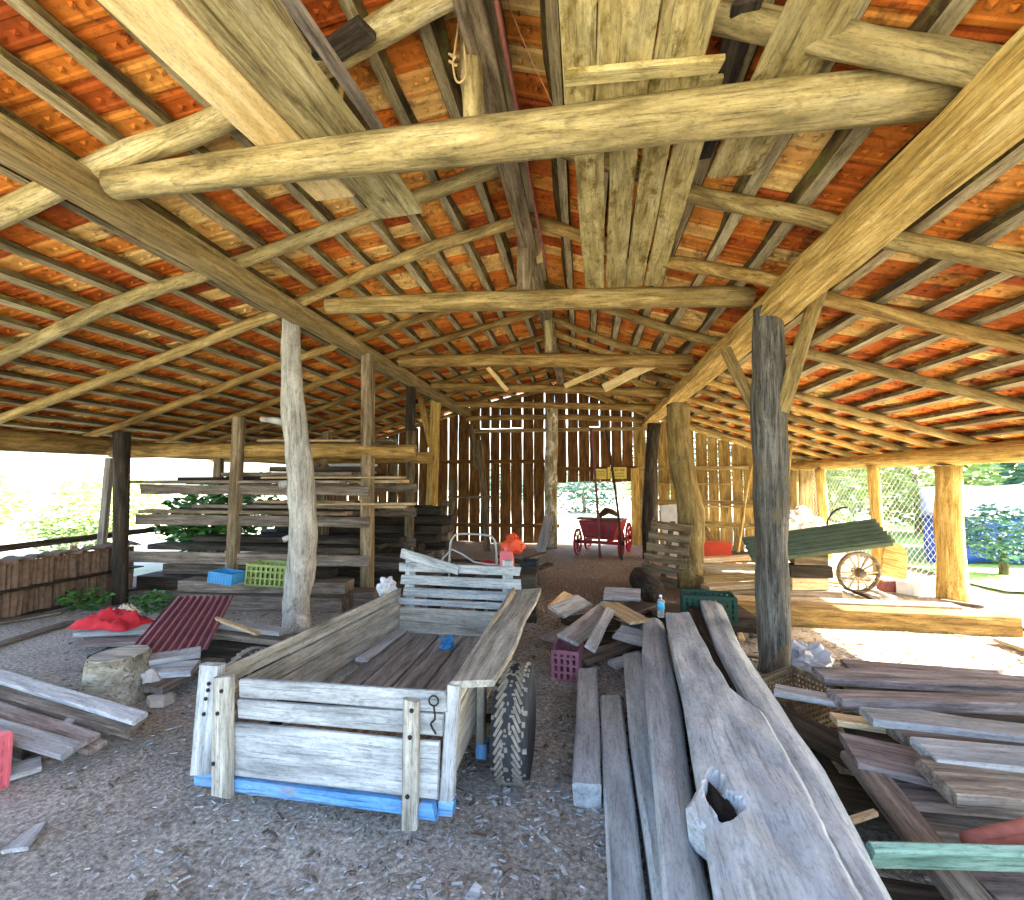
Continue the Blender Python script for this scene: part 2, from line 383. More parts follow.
def roof(side):
    TW = .205; segs = [(PROF[1], PROF[0]), (PROF[2], PROF[1])][::-1] if side == 'left' else [(PROF[2], PROF[3]), (PROF[3], PROF[4])]
    P = [V((segs[0][0][0], 0, segs[0][0][1])), V((segs[0][1][0], 0, segs[0][1][1])), V((segs[1][1][0], 0, segs[1][1][1]))]
    L1, L2 = (P[1]-P[0]).length, (P[2]-P[1]).length; L = L1+L2
    def at(s):
        if s < L1: d = (P[1]-P[0]).normalized(); return P[0]+d*s, d
        d = (P[2]-P[1]).normalized(); return P[1]+d*(s-L1), d
    ceil = mk('ceiling_'+side, ([], []), TILE, kind='structure')
    n = int(L/.34); st = L/n; v, f, uv = [], [], []
    prof = [(0, .012), (.022, .012), (.03, -.006), (.05, -.006), (.058, 0), (.1, .004), (.15, 0), (.158, -.008), (.178, -.008), (.186, .014), (.216, .014)]
    ny = int((Y1-Y0)/TW)
    for i in range(n):
        s0, s1 = i*st, (i+1)*st+.045
        a, d = at(s0); b0, _ = at(min(s1, L+.1)); 
        nr = V((-d.z, 0, d.x)); nr = nr if nr.z > 0 else -nr
        for j in range(ny):
            y = Y0+j*TW; jt = random.uniform(-.006, .006); j2 = random.uniform(-.004, .004); k = len(v)
            for (py, ph) in prof: v += [a+V((0, y+py+j2, 0))+nr*(.052+ph), b0+V((0, y+py+j2, 0))+nr*(.082+ph+jt), b0+V((0, y+py+j2, 0))+nr*(.054+ph*.6)-d*.012]
            for q in range(len(prof)-1):
                f += [(k+3*q, k+3*q+1, k+3*q+4, k+3*q+3), (k+3*q+1, k+3*q+2, k+3*q+5, k+3*q+4)]; uv += [(j+.5, i+.5)]*8
            # two small lugs on the underside
            if a.y+y < 9:
                for ls, w_ in ((.13+random.uniform(-.01, .01), .012), (.21, .008)):
                    cc = a+d*ls+V((0, y+.1+random.uniform(-.01, .01), 0))+nr*(.06)
                    k = len(v)
                    for dx, dy, dn in ((-w_*2, -w_, 0), (w_, -w_*2, 0), (w_*1.2, w_*2, 0), (-w_, w_*1.5, 0), (.3*w_, 0, -.010)):
                        v.append(cc+d*dx+V((0, dy, 0))+nr*dn)
                    for t_ in ((0, 1, 4), (1, 2, 4), (2, 3, 4), (3, 0, 4)): f.append(tuple(k+x for x in t_)); uv += [(j+.5, i+.5)]*3
    me = ceil.data; me.from_pydata([tuple(p) for p in v], [], f)
    lay = me.uv_layers.new(name='tile'); lay.data.foreach_set('uv', [x for p in uv for x in p]); me.update()
    so_ = ceil.modifiers.new('thickness', 'SOLIDIFY'); so_.thickness = .014; so_.offset = 0
    for i in range(n+1):
        s = min(i*st+.03, L-.02); a, d = at(s); nr = V((-d.z, 0, d.x)); nr = nr if nr.z > 0 else -nr
        wv = random.uniform(-.01, .01); pcs = []
        sg = 60; vv, ff, mi = [], [], []
        sd_ = random.random()*90; wid = random.uniform(.03, .042)
        for q in range(sg+1):
            y = Y0+(Y1-Y0)*q/sg; r1, r2, r3 = (noise.noise(V((y*1.5, sd_+z_*9, 0))) for z_ in range(3))
            for dx, dn in ((-wid+r1*.01, .002), (wid+r2*.01, .002), (wid+.006+r2*.012, .03), (wid-.004, .05), (-wid-.01, .05), (-wid-.045+r1*.06, .025+r2*.012)):
                vv.append((y-(Y0+Y1)/2, (dx+wv)*1.0, dn+r3*.003))
        for q in range(sg):
            for j in range(6): ff.append((q*6+j, q*6+6+j, q*6+6+(j+1) % 6, q*6+(j+1) % 6)); mi.append(0 if j == 0 else 1)
        ff += [(0, 1, 2, 3, 4, 5), tuple(sg*6+x for x in (5, 4, 3, 2, 1, 0))]; mi += [0, 0]
        Mx = Matrix.Translation(a+V((0, (Y0+Y1)/2, 0))) @ Matrix((V((0, 1, 0)), d, nr)).transposed().to_4x4()
        mk('batten', (vv, ff), ['batten', 'bark'], Mx, ceil, midx=mi)
roof('left'); roof('right')
# ridge cap
v, f = [], []
rc = []
for j in range(int((Y1-Y0)/.38)):
    y = Y0+j*.38; rc.append(xf(([(.16*math.cos(a)*k, yy, .13*math.sin(a)*k) for yy, k in ((0, 1.06), (.42, .96)) for a in [math.pi*q/8 for q in range(9)]],
      [(q, q+1, q+10, q+9) for q in range(8)]), T(-.5, y, 4.26)))
o = mk('ceiling_ridge', join(*rc), plain('ridge tile clay', '#8a4526', .85), kind='structure'); o.modifiers.new('thickness', 'SOLIDIFY').thickness = .014

# ------------------------------------------------------------------ main frame
def place(name, pts, r, mat, label, cat, group=None, **k): return log(name, pts, r, mat, label=label, cat=cat, group=group, **k)
board('wall_plate', (-3.1, -.4, 3.45), (-3.1, 13.0, 3.45), .19, .17, 'plate', seg=40, jag=.02, crook=.03,
      label='long straight grey-yellow beam carrying the left rafters on the row of left posts', cat='beam')
board('wall_plate', (1.70, -.4, 3.12), (1.66, 12.9, 3.12), .25, .21, 'plate_y', seg=40, jag=.02, crook=.03, up=(.25, 0, 1),
      label='long golden squared beam on top of the right posts', cat='beam')
log('eave_beam', [(-7.0, -.4, 2.08), (-7.0, 4, 2.1), (-7.0, 8, 2.14), (-7.02, 12.9, 2.12)], [.13, .14, .12, .11], 'pole_b',
    label='thick brown log under the lower edge of the left roof slope', cat='beam')
log('eave_beam', [(5.05, 2.2, 1.93), (5.05, 6, 1.95), (5.07, 9, 1.97), (5.05, 12.8, 1.97)], [.13, .13, .12, .11], 'plate_y',
    label='yellow log under the lower edge of the right roof slope', cat='beam')
# tie beams
TL = lambda a, b_, za, zb, r: ([gz(*a, za), (gz(*a, za)+gz(*b_, zb))/2+V((0, 0, .01)), gz(*b_, zb)], r)
ties = [((112, 184), (965, 88), 3.47, 3.36, [.085, .115, .115], 'tie', 'nearest tie log, pale and thick, slanting across the upper photo'),
        ((328, 306), (752, 296), 3.5, 3.36, [.085, .105, .1], 'pole', 'second tie log, behind the nearest one, under the far ends of the loft planks'),
        ((400, 361), (692, 361), 3.47, 3.32, [.09, .1, .095], 'pole_b', 'third tie log from the front, carrying two slanting pale boards'),
        ((432, 386), (672, 393), 3.42, 3.2, [.07, .08, .08], 'pole_b', 'fourth tie log from the front, sagging towards the right'),
        ((455, 404), (660, 408), 3.42, 3.2, [.07, .075, .07], 'pole_b', 'fifth tie log from the front, close before the back wall')]
for a, b_, za, zb, r, m, lb in ties:
    p, r = TL(a, b_, za, zb, r); log('tie_beam', p, r, m, label=lb, cat='beam', amp=.14)
log('tie_beam', [(-3.1, 12.25, 3.3), (-.7, 12.25, 3.3), (1.7, 12.25, 3.16)], [.07, .075, .07], 'pole_b', label='rearmost tie log lying against the top of the back wall', cat='beam')
# rafters (pixel traces dropped on to the roof profile)
raf = {'L': [([(-40, 232), (110, 162), (220, 120), (430, 2)], .075, 'crackp', 'nearest left rafter, a whitish peeling pole'),
             ([(-40, 377), (110, 306), (212, 272), (350, 222), (492, 170)], .06, 'tie', 'second left rafter pole, crossing the long left beam before the pale trunk post'),
             ([(-40, 434), (150, 363), (272, 315), (310, 298), (420, 252), (516, 222)], .058, 'pole', 'third left rafter pole, meeting the left beam right above the pale trunk post'),
             ([(60, 446), (137, 419), (273, 368), (305, 356), (400, 325), (530, 285)], .055, 'pole_b', 'fourth left rafter pole, just behind the pale trunk post'),
             ([(215, 424), (300, 391), (390, 356), (534, 313)], .055, 'pole_b', 'fifth left rafter pole, ending under the ridge behind the second tie log')],
       'R': [([(600, -18), (720, 15), (870, 46), (1010, 72)], .07, 'tie', 'nearest right rafter, a thick grey pole ending on the golden beam'),
             ([(640, 172), (700, 196), (800, 215), (870, 235), (1060, 273)], .06, 'pole', 'second right rafter pole, just behind the nearest tie log'),
             ([(640, 255), (690, 265), (770, 280), (820, 297), (1060, 354)], .06, 'pole_b', 'third right rafter pole, passing right of the top of the grey gnarled post'),
             ([(690, 336), (800, 352), (1040, 410)], .058, 'pole', 'fourth right rafter pole, behind the grey gnarled post')]}
for sd_, L in raf.items():
    for px, r, m, lb in L:
        pts = [onroof(*p, -.065) for p in px]; pts = [p for p in pts if p]
        x0, x1 = (-7.45, -.52) if sd_ == 'L' else (-.48, 5.45)
        a, b_ = pts[0], pts[-1]
        outer, inner = (a, b_) if sd_ == 'L' else (b_, a)
        ext = lambda p, q, x: V((x, p.y+(q.y-p.y)*min(1, max(-1, (x-p.x)/max(1e-3, abs(q.x-p.x))))*.15, rz_(x)-.065))
        if sd_ == 'L':
            if a.x > x0+.3: pts = [V((x0, a.y, rz_(x0)-.065))]+pts
            if b_.x < x1-.1: pts = pts+[V((x1, b_.y, rz_(x1)-.065))]
        else:
            if a.x > x0+.1: pts = [V((x0, a.y, rz_(x0)-.065))]+pts
            if b_.x < x1-.3 and m != 'tie': pts = pts+[V((x1, b_.y, rz_(x1)-.065))]
        log('rafter', pts, r, m, label=lb, cat='rafter', amp=.14)
ordw = ['sixth', 'seventh', 'eighth', 'ninth', 'tenth', 'eleventh']
for i, Y in enumerate((8.2, 9.3, 10.4, 11.5, 12.4)):
    xs = [-7.45, -5, -3.1, -1.6, -.52]
    log('rafter', [(x, Y+.08*math.sin(x+i), rz_(x)-.065) for x in xs], .055, 'pole_b', label=ordw[i]+' left rafter pole counted from the camera, over the plank rack', cat='rafter')
for i, Y in enumerate((7.2, 7.85, 8.5, 9.3, 10.1, 11.0, 11.9, 12.3)):
    xs = [-.48, .6, 1.68, 3.5, 5.45]
    log('rafter', [(x, Y+.06*math.sin(x*2+i)+(.15 if x < 1 else -.1), rz_(x)-.065) for x in xs], .055, 'plate_y' if i % 2 else 'pole',
        label=['fifth', 'sixth', 'seventh', 'eighth', 'ninth', 'tenth', 'eleventh', 'twelfth'][i]+' right rafter pole counted from the camera, towards the back wall', cat='rafter')
# ridge board and king posts
board('ridge_board', (-.56, -.4, 4.05), (-.5, 12.8, 4.05), .16, .06, 'post', seg=30, jag=.012, label='long flat grey-brown board along the ridge between the two roof slopes', cat='beam')
board('ridge_strip', (-.43, -.4, 4.06), (-.39, 5.2, 4.06), .025, .05, 'fbrick', seg=12, label='thin salmon strip along the right edge of the ridge board', cat='strip')
log('king_post', [gy(476, 128, 2.5)+V((0, 0, -.02)), gy(472, 84, 2.5), gy(470, 40, 2.5)+V((0, 0, .15))], [.07, .065, .06], 'tie', amp=.2, label='short barkless log standing on the nearest tie log under the ridge', cat='post')
log('king_post', [gy(524, 292, 4.75), gy(525, 240, 4.75)+V((0, 0, .1))], [.085, .08], 'post', label='short brown upright on the second tie log under the ridge', cat='post', sub=4)
board('king_post', gy(549, 352, 6.95), gy(547, 310, 6.95)+V((0, 0, .1)), .12, .09, 'crackp', up=(0, 1, 0), label='short pale peeling upright on the third tie log under the ridge', cat='post')
board('ridge_prop', gy(540, 262, 4.9), gy(536, 235, 4.9)+V((0, 0, .25)), .07, .03, 'cream', up=(0, 1, 0), label='small cream batten beside the brown upright on the second tie log', cat='board')

# posts
def tw(pxs, Y, zf=None): return [gy(x, y, Y) for x, y in pxs]
def stub(a, b_, r0, r1, n=7): return vtube([a, (a+b_)/2+V((0, 0, .02)), b_], [r0, (r0+r1)/2, r1], n, .2, 3)
y = 4.81
log('wooden_post', [gz(298, 634), gy(297, 600, y), gy(303, 540, y), gy(302, 490, y), gy(296, 430, y), gy(291, 370, y), gy(291, 316, y)],
    [.15, .145, .15, .14, .135, .11, .1], 'postw', amp=.2, label='pale crooked trunk post with cut branch stubs, behind the left side of the trailer', cat='post',
    extra=[stub(gy(293, 426, y), gy(261, 419, y-.05), .05, .03), stub(gy(300, 485, y), gy(279, 485, y-.1), .05, .045), stub(gy(297, 600, y-.12), gy(286, 612, y-.2), .03, .02), stub(gy(300, 536, y), gy(283, 540, y-.12), .035, .03)])
board('wooden_post', (-2.92, 6.15, -.03), (-2.98, 6.15, 3.4), .15, .13, 'post', up=(0, 1, 0), seg=14, label='squared brown post right of the pale crooked trunk post', cat='post')
board('wooden_post', gy(408, 575, 8.3), gy(411, 388, 8.3)+V((0, 0, .05)), .15, .13, 'dark', up=(0, 1, 0), seg=12, label='dark squared post behind the left end of the trailer headboard', cat='post')
log('wooden_post', [gz(430, 556), gy(432, 500, 10.1), gy(434, 440, 10.1), gy(436, 398, 10.1)+V((0, 0, .05))], [.14, .13, .12, .11], 'plate_y', amp=.15,
    label='yellow forked trunk post at the far end of the left post row', cat='post', extra=[stub(gy(431, 447, 10.1), gy(420, 397, 10.1), .08, .07)])
y = 4.37
log('wooden_post', [gz(776, 674), gy(775, 640, y), gy(772, 560, y), gy(771, 480, y), gy(769, 410, y), gy(769, 350, y), gy(768, 308, y)],
    [.125, .125, .13, .135, .14, .13, .125], 'gnarl', n=24, amp=.14, lob=.05, label='grey gnarled trunk post standing right of the timber stack', cat='post')
log('brace', [gy(781, 412, 4.3), gy(803, 340, 4.2), gy(832, 252, 4.05)], [.065, .06, .058], 'pole', label='round brace pole from the gnarled post up right to the golden beam', cat='brace')
board('brace', gy(754, 408, 4.55), gy(726, 350, 5.0), .1, .06, 'plate', up=(0, 1, 0), label='flat brace board from the gnarled post up left to the golden beam', cat='brace')
y = 7.56
log('wooden_post', [gz(691, 590), gy(692, 560, y), gy(692, 520, y), gy(684, 470, y), gy(679, 440, y), gy(678, 404, y)], [.2, .19, .19, .18, .17, .17], 'pole', n=16, amp=.22, lob=.06,
    label='thick yellowish trunk post behind the leaning pallet', cat='post')
log('wooden_post', [gz(650, 558), gy(649, 500, 9.9), gy(654, 424, 9.9)], [.16, .14, .13], 'dark', amp=.2, label='dark leaning trunk post right of the red cart', cat='post')
log('wooden_post', [gz(551, 548), gy(551, 480, 11.7), gy(552, 420, 11.7), gy(552, 405, 11.7)], [.16, .16, .15, .15], 'birch', amp=.15, label='speckled pale-barked post left of the doorway in the back wall', cat='post')
log('wooden_post', [gz(120, 604), gy(121, 520, 5.55), gy(122, 432, 5.55)], [.085, .09, .1], 'dark', label='dark round post left of the plank rack, before the leaning plank', cat='post', amp=.08)
board('wooden_post', gz(97, 594), gy(110, 458, 5.95), .16, .06, 'browng', up=(.3, 1, 0), seg=10, label='grey plank leaning as a prop under the left eave log', cat='post')
board('wooden_post', (-7.02, 4.62, -.02), (-7.02, 4.62, 2.0), .12, .12, 'post', up=(0, 1, 0), label='brown post at the left edge of the photo under the eave log', cat='post')
log('wooden_post', [gz(953, 600), gy(950, 540, 7.45), gy(948, 466, 7.45)], [.17, .155, .15], 'plate_y', n=14, amp=.2, label='thick yellow bark post at the right opening, nearest of the right eave posts', cat='post')
log('wooden_post', [(5.06, 9.1, -.03), (5.05, 9.1, 1), (5.03, 9.1, 1.88)], [.1, .095, .09], 'plate_y', label='thin yellow post behind the chain-link fence, second of the right eave posts', cat='post')
log('wooden_post', [(5.08, 10.9, -.03), (5.03, 10.9, 1), (5.0, 10.9, 1.88)], [.1, .095, .09], 'plate_y', label='thin yellow post behind the chain-link fence, third of the right eave posts', cat='post')
log('wooden_post', [(5.05, 12.35, -.03), (5.05, 12.35, 1.9)], [.15, .14], 'pole', label='stout corner post where the back wall meets the right eave', cat='post', sub=6)

# ------------------------------------------------------------------ loft planks on the ties
def flat(name, a, b_, z, wd, t, mat, label, cat='plank', **k):
    return board(name, V((a[0], a[1], z)), V((b_[0], b_[1], z)), wd, t, mat, label=label, cat=cat, **k)
flat('loft_plank', (-1.93, .2), (-1.7, 2.95), 3.6, .3, .035, 'cream', 'wide smooth cream plank lying on the nearest tie log, upper left', jag=.004)
flat('loft_plank', (-1.55, .2), (-1.33, 3.2), 3.59, .36, .05, 'crackp', 'narrower cracked whitish plank beside the wide cream plank, upper left', wav=.02)
flat('loft_plank', (-1.3, .2), (-1.13, 2.55), 3.62, .06, .05, 'browng', 'thin dark-edged plank along the right side of the cracked whitish plank')
X = [(-.09, .07), (.07, .33), (.33, .57)]
for (a, b_), lb in zip(X, ('left narrow plank of the three lichen planks in the middle of the loft', 'wide middle plank of the three lichen planks in the middle of the loft', 'right plank of the three lichen planks in the middle of the loft')):
    m = (a+b_)/2; flat('loft_plank', (m, .3), (m+.01, 2.5), 3.565, b_-a-.008, .035, 'lichen', lb)
board('cleat', gz(566, 77, 3.53), gz(722, 64, 3.53), .085, .03, 'lichen', label='short cleat nailed across the three lichen planks', cat='board')
X = [(-.03, .17), (.185, .37), (.38, .56), (.565, .75)]
for (a, b_), lb in zip(X, ('leftmost plank with green lichen of the four between the first two tie logs', 'second plank of the four between the first two tie logs', 'third plank with dark notches of the four between the first two ties', 'rightmost ragged plank of the four between the first two tie logs')):
    m = (a+b_)/2; flat('loft_plank', (m-.03, 2.35), (m+.07, 4.85), 3.62, b_-a-.012, .03, 'lichen', lb, wav=.012)
board('loft_plank', (.97, .2, 3.4), (.96, 3.05, 3.565), .29, .035, 'lichen', label='single wide plank slanting over the nearest tie log, right of the loft planks', cat='plank')
flat('loft_plank', (.72, 2.0), (.76, 3.0), 3.66, .12, .03, 'dark', 'short dark plank between the lichen planks and the single wide plank')
for a, b_, lb in (((500, 432), (610, 362), 'flat pale board slanting under the third tie log, left one of two'),):
    pass
board('loft_plank', gz(655, 395, 3.25), gz(700, 372, 3.38), .02, .02, 'cream', label='thin pale strip behind the third tie log near the golden beam', cat='board')
board('brace', gy(604, 388, 7.6), gy(660, 360, 6.9), .14, .03, 'cream', up=(0, 1, .2), label='pale bent board rising right from the fourth to the third tie log', cat='brace')
board('brace', gy(565, 386, 7.8), gy(620, 362, 7.0), .09, .03, 'cream', up=(0, 1, .2), label='narrow pale board rising right beside the pale bent board', cat='brace')
board('brace', gy(488, 368, 7.1), gy(507, 390, 8.0), .07, .03, 'cream', up=(0, 1, 0), label='short pale board hanging left behind the third tie log', cat='brace')
board('loft_plank', gz(320, 60, 3.95), gz(366, 28, 3.95), .12, .05, 'dark', label='short dark board end jutting beside the cracked whitish plank', cat='board')
log('bent_branch', [gy(358, 42, 2.45), gy(348, 62, 2.45), gy(341, 85, 2.5), gy(340, 112, 2.55)], [.024, .026, .022, .016], 'pole_b', label='bent brown branch hanging right of the cracked whitish plank', cat='branch')
# rope and wires
t = empty('rope', gy(458, 20, 2.4), 'knotted tan rope hanging beside the ridge by the short barkless log', 'rope')
tube('rope_strand', [gy(462, -6, 2.4), gy(459, 20, 2.4), gy(454, 56, 2.4), gy(453, 66, 2.4), gy(456, 80, 2.4), gy(461, 82, 2.4), gy(466, 72, 2.4), gy(464, 40, 2.42), gy(466, -6, 2.45)], .006, 'ropem', t, sub=5)
mk('knot', vtube([V((.02*math.cos(q*.9), .012*math.sin(q*1.7), .006*q-.02)) for q in range(14)], .007, 7, 0, 0, True, 2), 'ropem', Matrix.Translation(gy(453, 62, 2.4)), t, True)
tube('thin_wire', [gy(505, -5, 2.3), gy(525, 45, 2.4), gy(556, 112, 2.5)], .003, 'wirem', sub=3, label='thin copper wire running down right from the ridge to the nearest tie log', cat='wire')
tube('thin_wire', [gy(655, 318, 6.0), gy(670, 355, 6.2), gy(690, 392, 6.5)], .004, 'wirem', sub=3, label='thin dangling wire left of the golden beam behind the second tie log', cat='wire')
tube('thin_wire', [gy(478, 285, 4.6), gy(479, 298, 4.6), gy(500, 330, 5.2), gy(515, 352, 6.6)], .004, 'wirem', sub=3, label='thin wire looped over the second tie log near its middle', cat='wire')

# ------------------------------------------------------------------ back wall, doorway
DX0, DX1, DZ = -.62, 1.36, 1.58
def wallplanks():
    out = []; pm = []; x = -7.45
    while x < 5.55:
        wd = random.uniform(.24, .31); gap = random.uniform(.006, .034)
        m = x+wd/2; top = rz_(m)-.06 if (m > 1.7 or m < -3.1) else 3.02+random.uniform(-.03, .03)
        segs = [(0, top)]
        if m > DX0-.1 and m < DX1+.1: segs = [(DZ+random.uniform(0, .04), top)]
        if -3.1 <= m <= 1.7: segs.append((top+.02, rz_(m)-.02))
        for a, b_ in segs:
            bv = vboard(b_-a, wd, .026, jag=.017, seg=14, endjag=.03)
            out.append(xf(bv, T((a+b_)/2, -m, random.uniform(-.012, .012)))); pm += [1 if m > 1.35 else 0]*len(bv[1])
        x += wd+gap
    return join(*out), pm
WB = Matrix.Translation(V((0, 12.5, 0))) @ Matrix(((0, -1, 0), (0, 0, 1), (1, 0, 0))).to_4x4()
WB = Matrix.Translation(V((0, 12.5, 0))) @ Matrix((V((0, 0, 1)), V((-1, 0, 0)), V((0, -1, 0)))).transposed().to_4x4()
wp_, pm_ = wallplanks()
wall = mk('wall_back', wp_, ['wall', 'wall_lit'], WB, kind='structure', midx=pm_)
for x0, x1, z in ((-7.4, DX0, 2.15), (DX1, 5.4, 1.95), (-7.4, DX0, .45), (DX1, 5.4, .5), (-3, 1.7, 2.98), (DX0-.1, DX1+.1, 1.95), (1.4, 5.4, 1.1)):
    board('wall_rail', (x0, 12.46, z), (x1, 12.46, z), .1, .05, 'wall' if x1 < 1.5 else 'plate', up=(0, 1, 0), parent=wall)
board('door_jamb', (1.32, 12.42, 0), (1.32, 12.42, 1.95), .2, .06, 'plate_y', up=(0, 1, 0), parent=wall, label='sunlit yellow jamb board right of the doorway')
def lettering(w_, h, rows, seed):
    r = random.Random(seed); out = []
    for k, (n_, zz, hh) in enumerate(rows):
        x = -w_/2
        for i in range(n_):
            cw = w_/n_*.7; out.append(vbox((x+cw/2, 0, zz), (cw*.25, .004, hh))); out.append(vbox((x+cw*.55, 0, zz+(hh/2 if r.random() < .5 else -hh/2)*.8), (cw*.7, .004, hh*.22)))
            if r.random() < .6: out.append(vbox((x+cw, 0, zz), (cw*.25, .004, hh)))
            x += w_/n_
    return join(*out)
def sign(px, py, w_, h, label, rows, seed, shape=None):
    p = gy(px, py, 12.38); t = empty('sign', p, label, 'sign')
    mk('sign_board', vbox((0, 0, 0), (w_, .015, h)), 'sign', Matrix.Translation(p), t)
    if rows: mk('lettering', lettering(w_*.8, h, rows, seed), 'ink', Matrix.Translation(p+V((0, -.011, 0))), t)
sign(617, 473, .48, .3, 'larger yellow sign with rows of black letters above the doorway', [(6, .075, .05), (9, -.01, .03), (8, -.08, .03)], 3)
sign(600, 474, .33, .27, 'smaller faded yellow sign left of the lettered one above the doorway', [(8, .07, .02), (8, .02, .02), (7, -.03, .02)], 9)

# ------------------------------------------------------------------ left plank rack
rk = empty('lumber_rack', (-4.6, 6.9, 0), 'tall rough rack of posts and rails holding planks along the left side', 'rack')
for x0, x1, Y in ((-4.76, -4.74, 5.88), (-6.5, -6.5, 7.6), (-4.6, -4.6, 7.9), (-3.0, -3.0, 7.9), (-5.6, -5.6, 9.3), (-3.9, -3.9, 9.3)):
    board('post', (x0, Y, -.02), (x1, Y, 2.5 if x0 > -5 else 2.3), .14, .11, 'post', up=(0, 1, 0), parent=rk, seg=10)
for z, x0, wd in ((1.5, -6.15, .13), (1.08, -6.2, .14), (.56, -6.3, .15)):
    board('rail', (x0, 5.79, z), (-2.85, 6.02, z-.02), wd, .05, 'browng', up=(0, 1, 0), parent=rk, seg=12, jag=.015)
    board('rail', (x0-.6, 7.82, z), (-2.85, 7.8, z), wd, .05, 'browng', up=(0, 1, 0), parent=rk, seg=12, jag=.015)
log('rail', [(-6.9, 6.0, 2.06), (-4.5, 6.02, 2.04), (-2.3, 6.25, 2.02)], [.1, .11, .1], 'pole_b', parent=rk)
log('rail', [(-6.9, 7.9, 2.08), (-4.5, 7.95, 2.04), (-2.6, 7.9, 2.02)], [.1, .11, .1], 'pole_b', parent=rk)
rb = [ # x0,x1,y,z(rail top level),w,t,mat,label,skew
 (-6.4, -3.2, 5.93, 1.60, .2, .04, 'browng', 'long grey plank at the front of the top shelf of the rack', .03),
 (-5.9, -4.7, 6.4, 1.60, .22, .07, 'dark', 'short dark plank on the top shelf of the rack behind the leaning posts', .02),
 (-5.0, -2.6, 6.7, 1.61, .24, .05, 'tancut', 'pale tan plank in the middle of the top shelf of the rack', -.05),
 (-5.6, -3.0, 7.3, 1.61, .25, .05, 'post', 'brown plank at the back of the top shelf of the rack', .04),
 (-4.4, -2.4, 6.05, 1.66, .16, .03, 'tancut', 'thin pale plank uppermost on the top shelf near the squared post', .06),
 (-6.3, -3.1, 5.96, 1.18, .2, .05, 'post', 'long brown plank at the front of the middle shelf of the rack', -.04),
 (-6.0, -2.9, 6.5, 1.20, .3, .05, 'dark', 'wide dark plank in the middle of the middle shelf', .05),
 (-5.2, -2.7, 7.0, 1.20, .25, .06, 'browng', 'grey-brown plank towards the back of the middle shelf', -.03),
 (-3.9, -2.5, 6.3, 1.25, .2, .04, 'tancut', 'short tan plank end poking out right on the middle shelf', .12),
 (-3.7, -2.3, 6.1, 1.30, .13, .03, 'tancut', 'narrow tan strip on top of the short tan plank on the middle shelf', .18),
 (-6.1, -2.9, 6.6, .66, .3, .06, 'dark', 'dark plank on the lowest shelf of the rack', .02),
 (-5.5, -2.9, 7.3, .67, .35, .08, 'dark', 'thick dark plank at the back of the lowest shelf', .02),
 (-6.6, -3.2, 7.0, 2.20, .3, .06, 'post', 'brown plank lying over the uppermost logs of the rack', .05),
 (-5.0, -2.7, 6.5, 2.20, .2, .04, 'browng', 'grey plank lying over the uppermost logs of the rack by the trunk post', -.06),
 (-4.6, -3.2, 6.2, 2.19, .12, .03, 'tancut', 'pale strip at the front on the uppermost logs of the rack', .1)]
for x0, x1, Y, z, wd, t_, m, lb, sk_ in rb:
    board('plank', (x0, Y-sk_, z), (x1, Y+sk_, z+random.uniform(-.004, .004)), wd, t_, m, label=lb, cat='plank', group='planks stored on the rack')
for z in (1.585, 1.165, .645):
    pass
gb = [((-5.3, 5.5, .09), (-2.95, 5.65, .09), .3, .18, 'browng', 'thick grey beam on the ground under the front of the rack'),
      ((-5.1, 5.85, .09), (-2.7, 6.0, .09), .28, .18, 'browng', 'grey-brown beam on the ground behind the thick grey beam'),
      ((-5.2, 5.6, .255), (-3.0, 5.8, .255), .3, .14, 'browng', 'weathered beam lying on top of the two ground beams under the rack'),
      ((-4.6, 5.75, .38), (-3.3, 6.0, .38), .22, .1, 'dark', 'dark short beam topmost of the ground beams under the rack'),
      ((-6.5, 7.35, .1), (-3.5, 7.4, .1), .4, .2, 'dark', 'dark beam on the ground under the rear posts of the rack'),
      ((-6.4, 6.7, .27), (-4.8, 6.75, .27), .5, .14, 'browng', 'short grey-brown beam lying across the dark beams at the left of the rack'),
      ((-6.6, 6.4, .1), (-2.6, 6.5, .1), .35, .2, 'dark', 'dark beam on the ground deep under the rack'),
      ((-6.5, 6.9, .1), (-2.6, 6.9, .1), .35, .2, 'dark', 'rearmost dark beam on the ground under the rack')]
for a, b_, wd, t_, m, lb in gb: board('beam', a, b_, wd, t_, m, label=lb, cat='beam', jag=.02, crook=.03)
ex = []
r_ = random.Random(11)
lab = ['in the dark lumber stack behind the rack', ]
pos = {0: 'bottom', 1: 'second', 2: 'third', 3: 'fourth', 4: 'fifth', 5: 'sixth', 6: 'uppermost'}
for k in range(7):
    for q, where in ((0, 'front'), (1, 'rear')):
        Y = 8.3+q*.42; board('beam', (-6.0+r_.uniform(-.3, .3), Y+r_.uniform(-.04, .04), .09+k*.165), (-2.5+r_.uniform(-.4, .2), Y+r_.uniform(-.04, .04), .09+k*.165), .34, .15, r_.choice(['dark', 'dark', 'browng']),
            label='%s beam counted upwards at the %s of the dark lumber stack behind the rack' % (pos[k], where), cat='beam', group='dark lumber stack behind the rack', jag=.012)
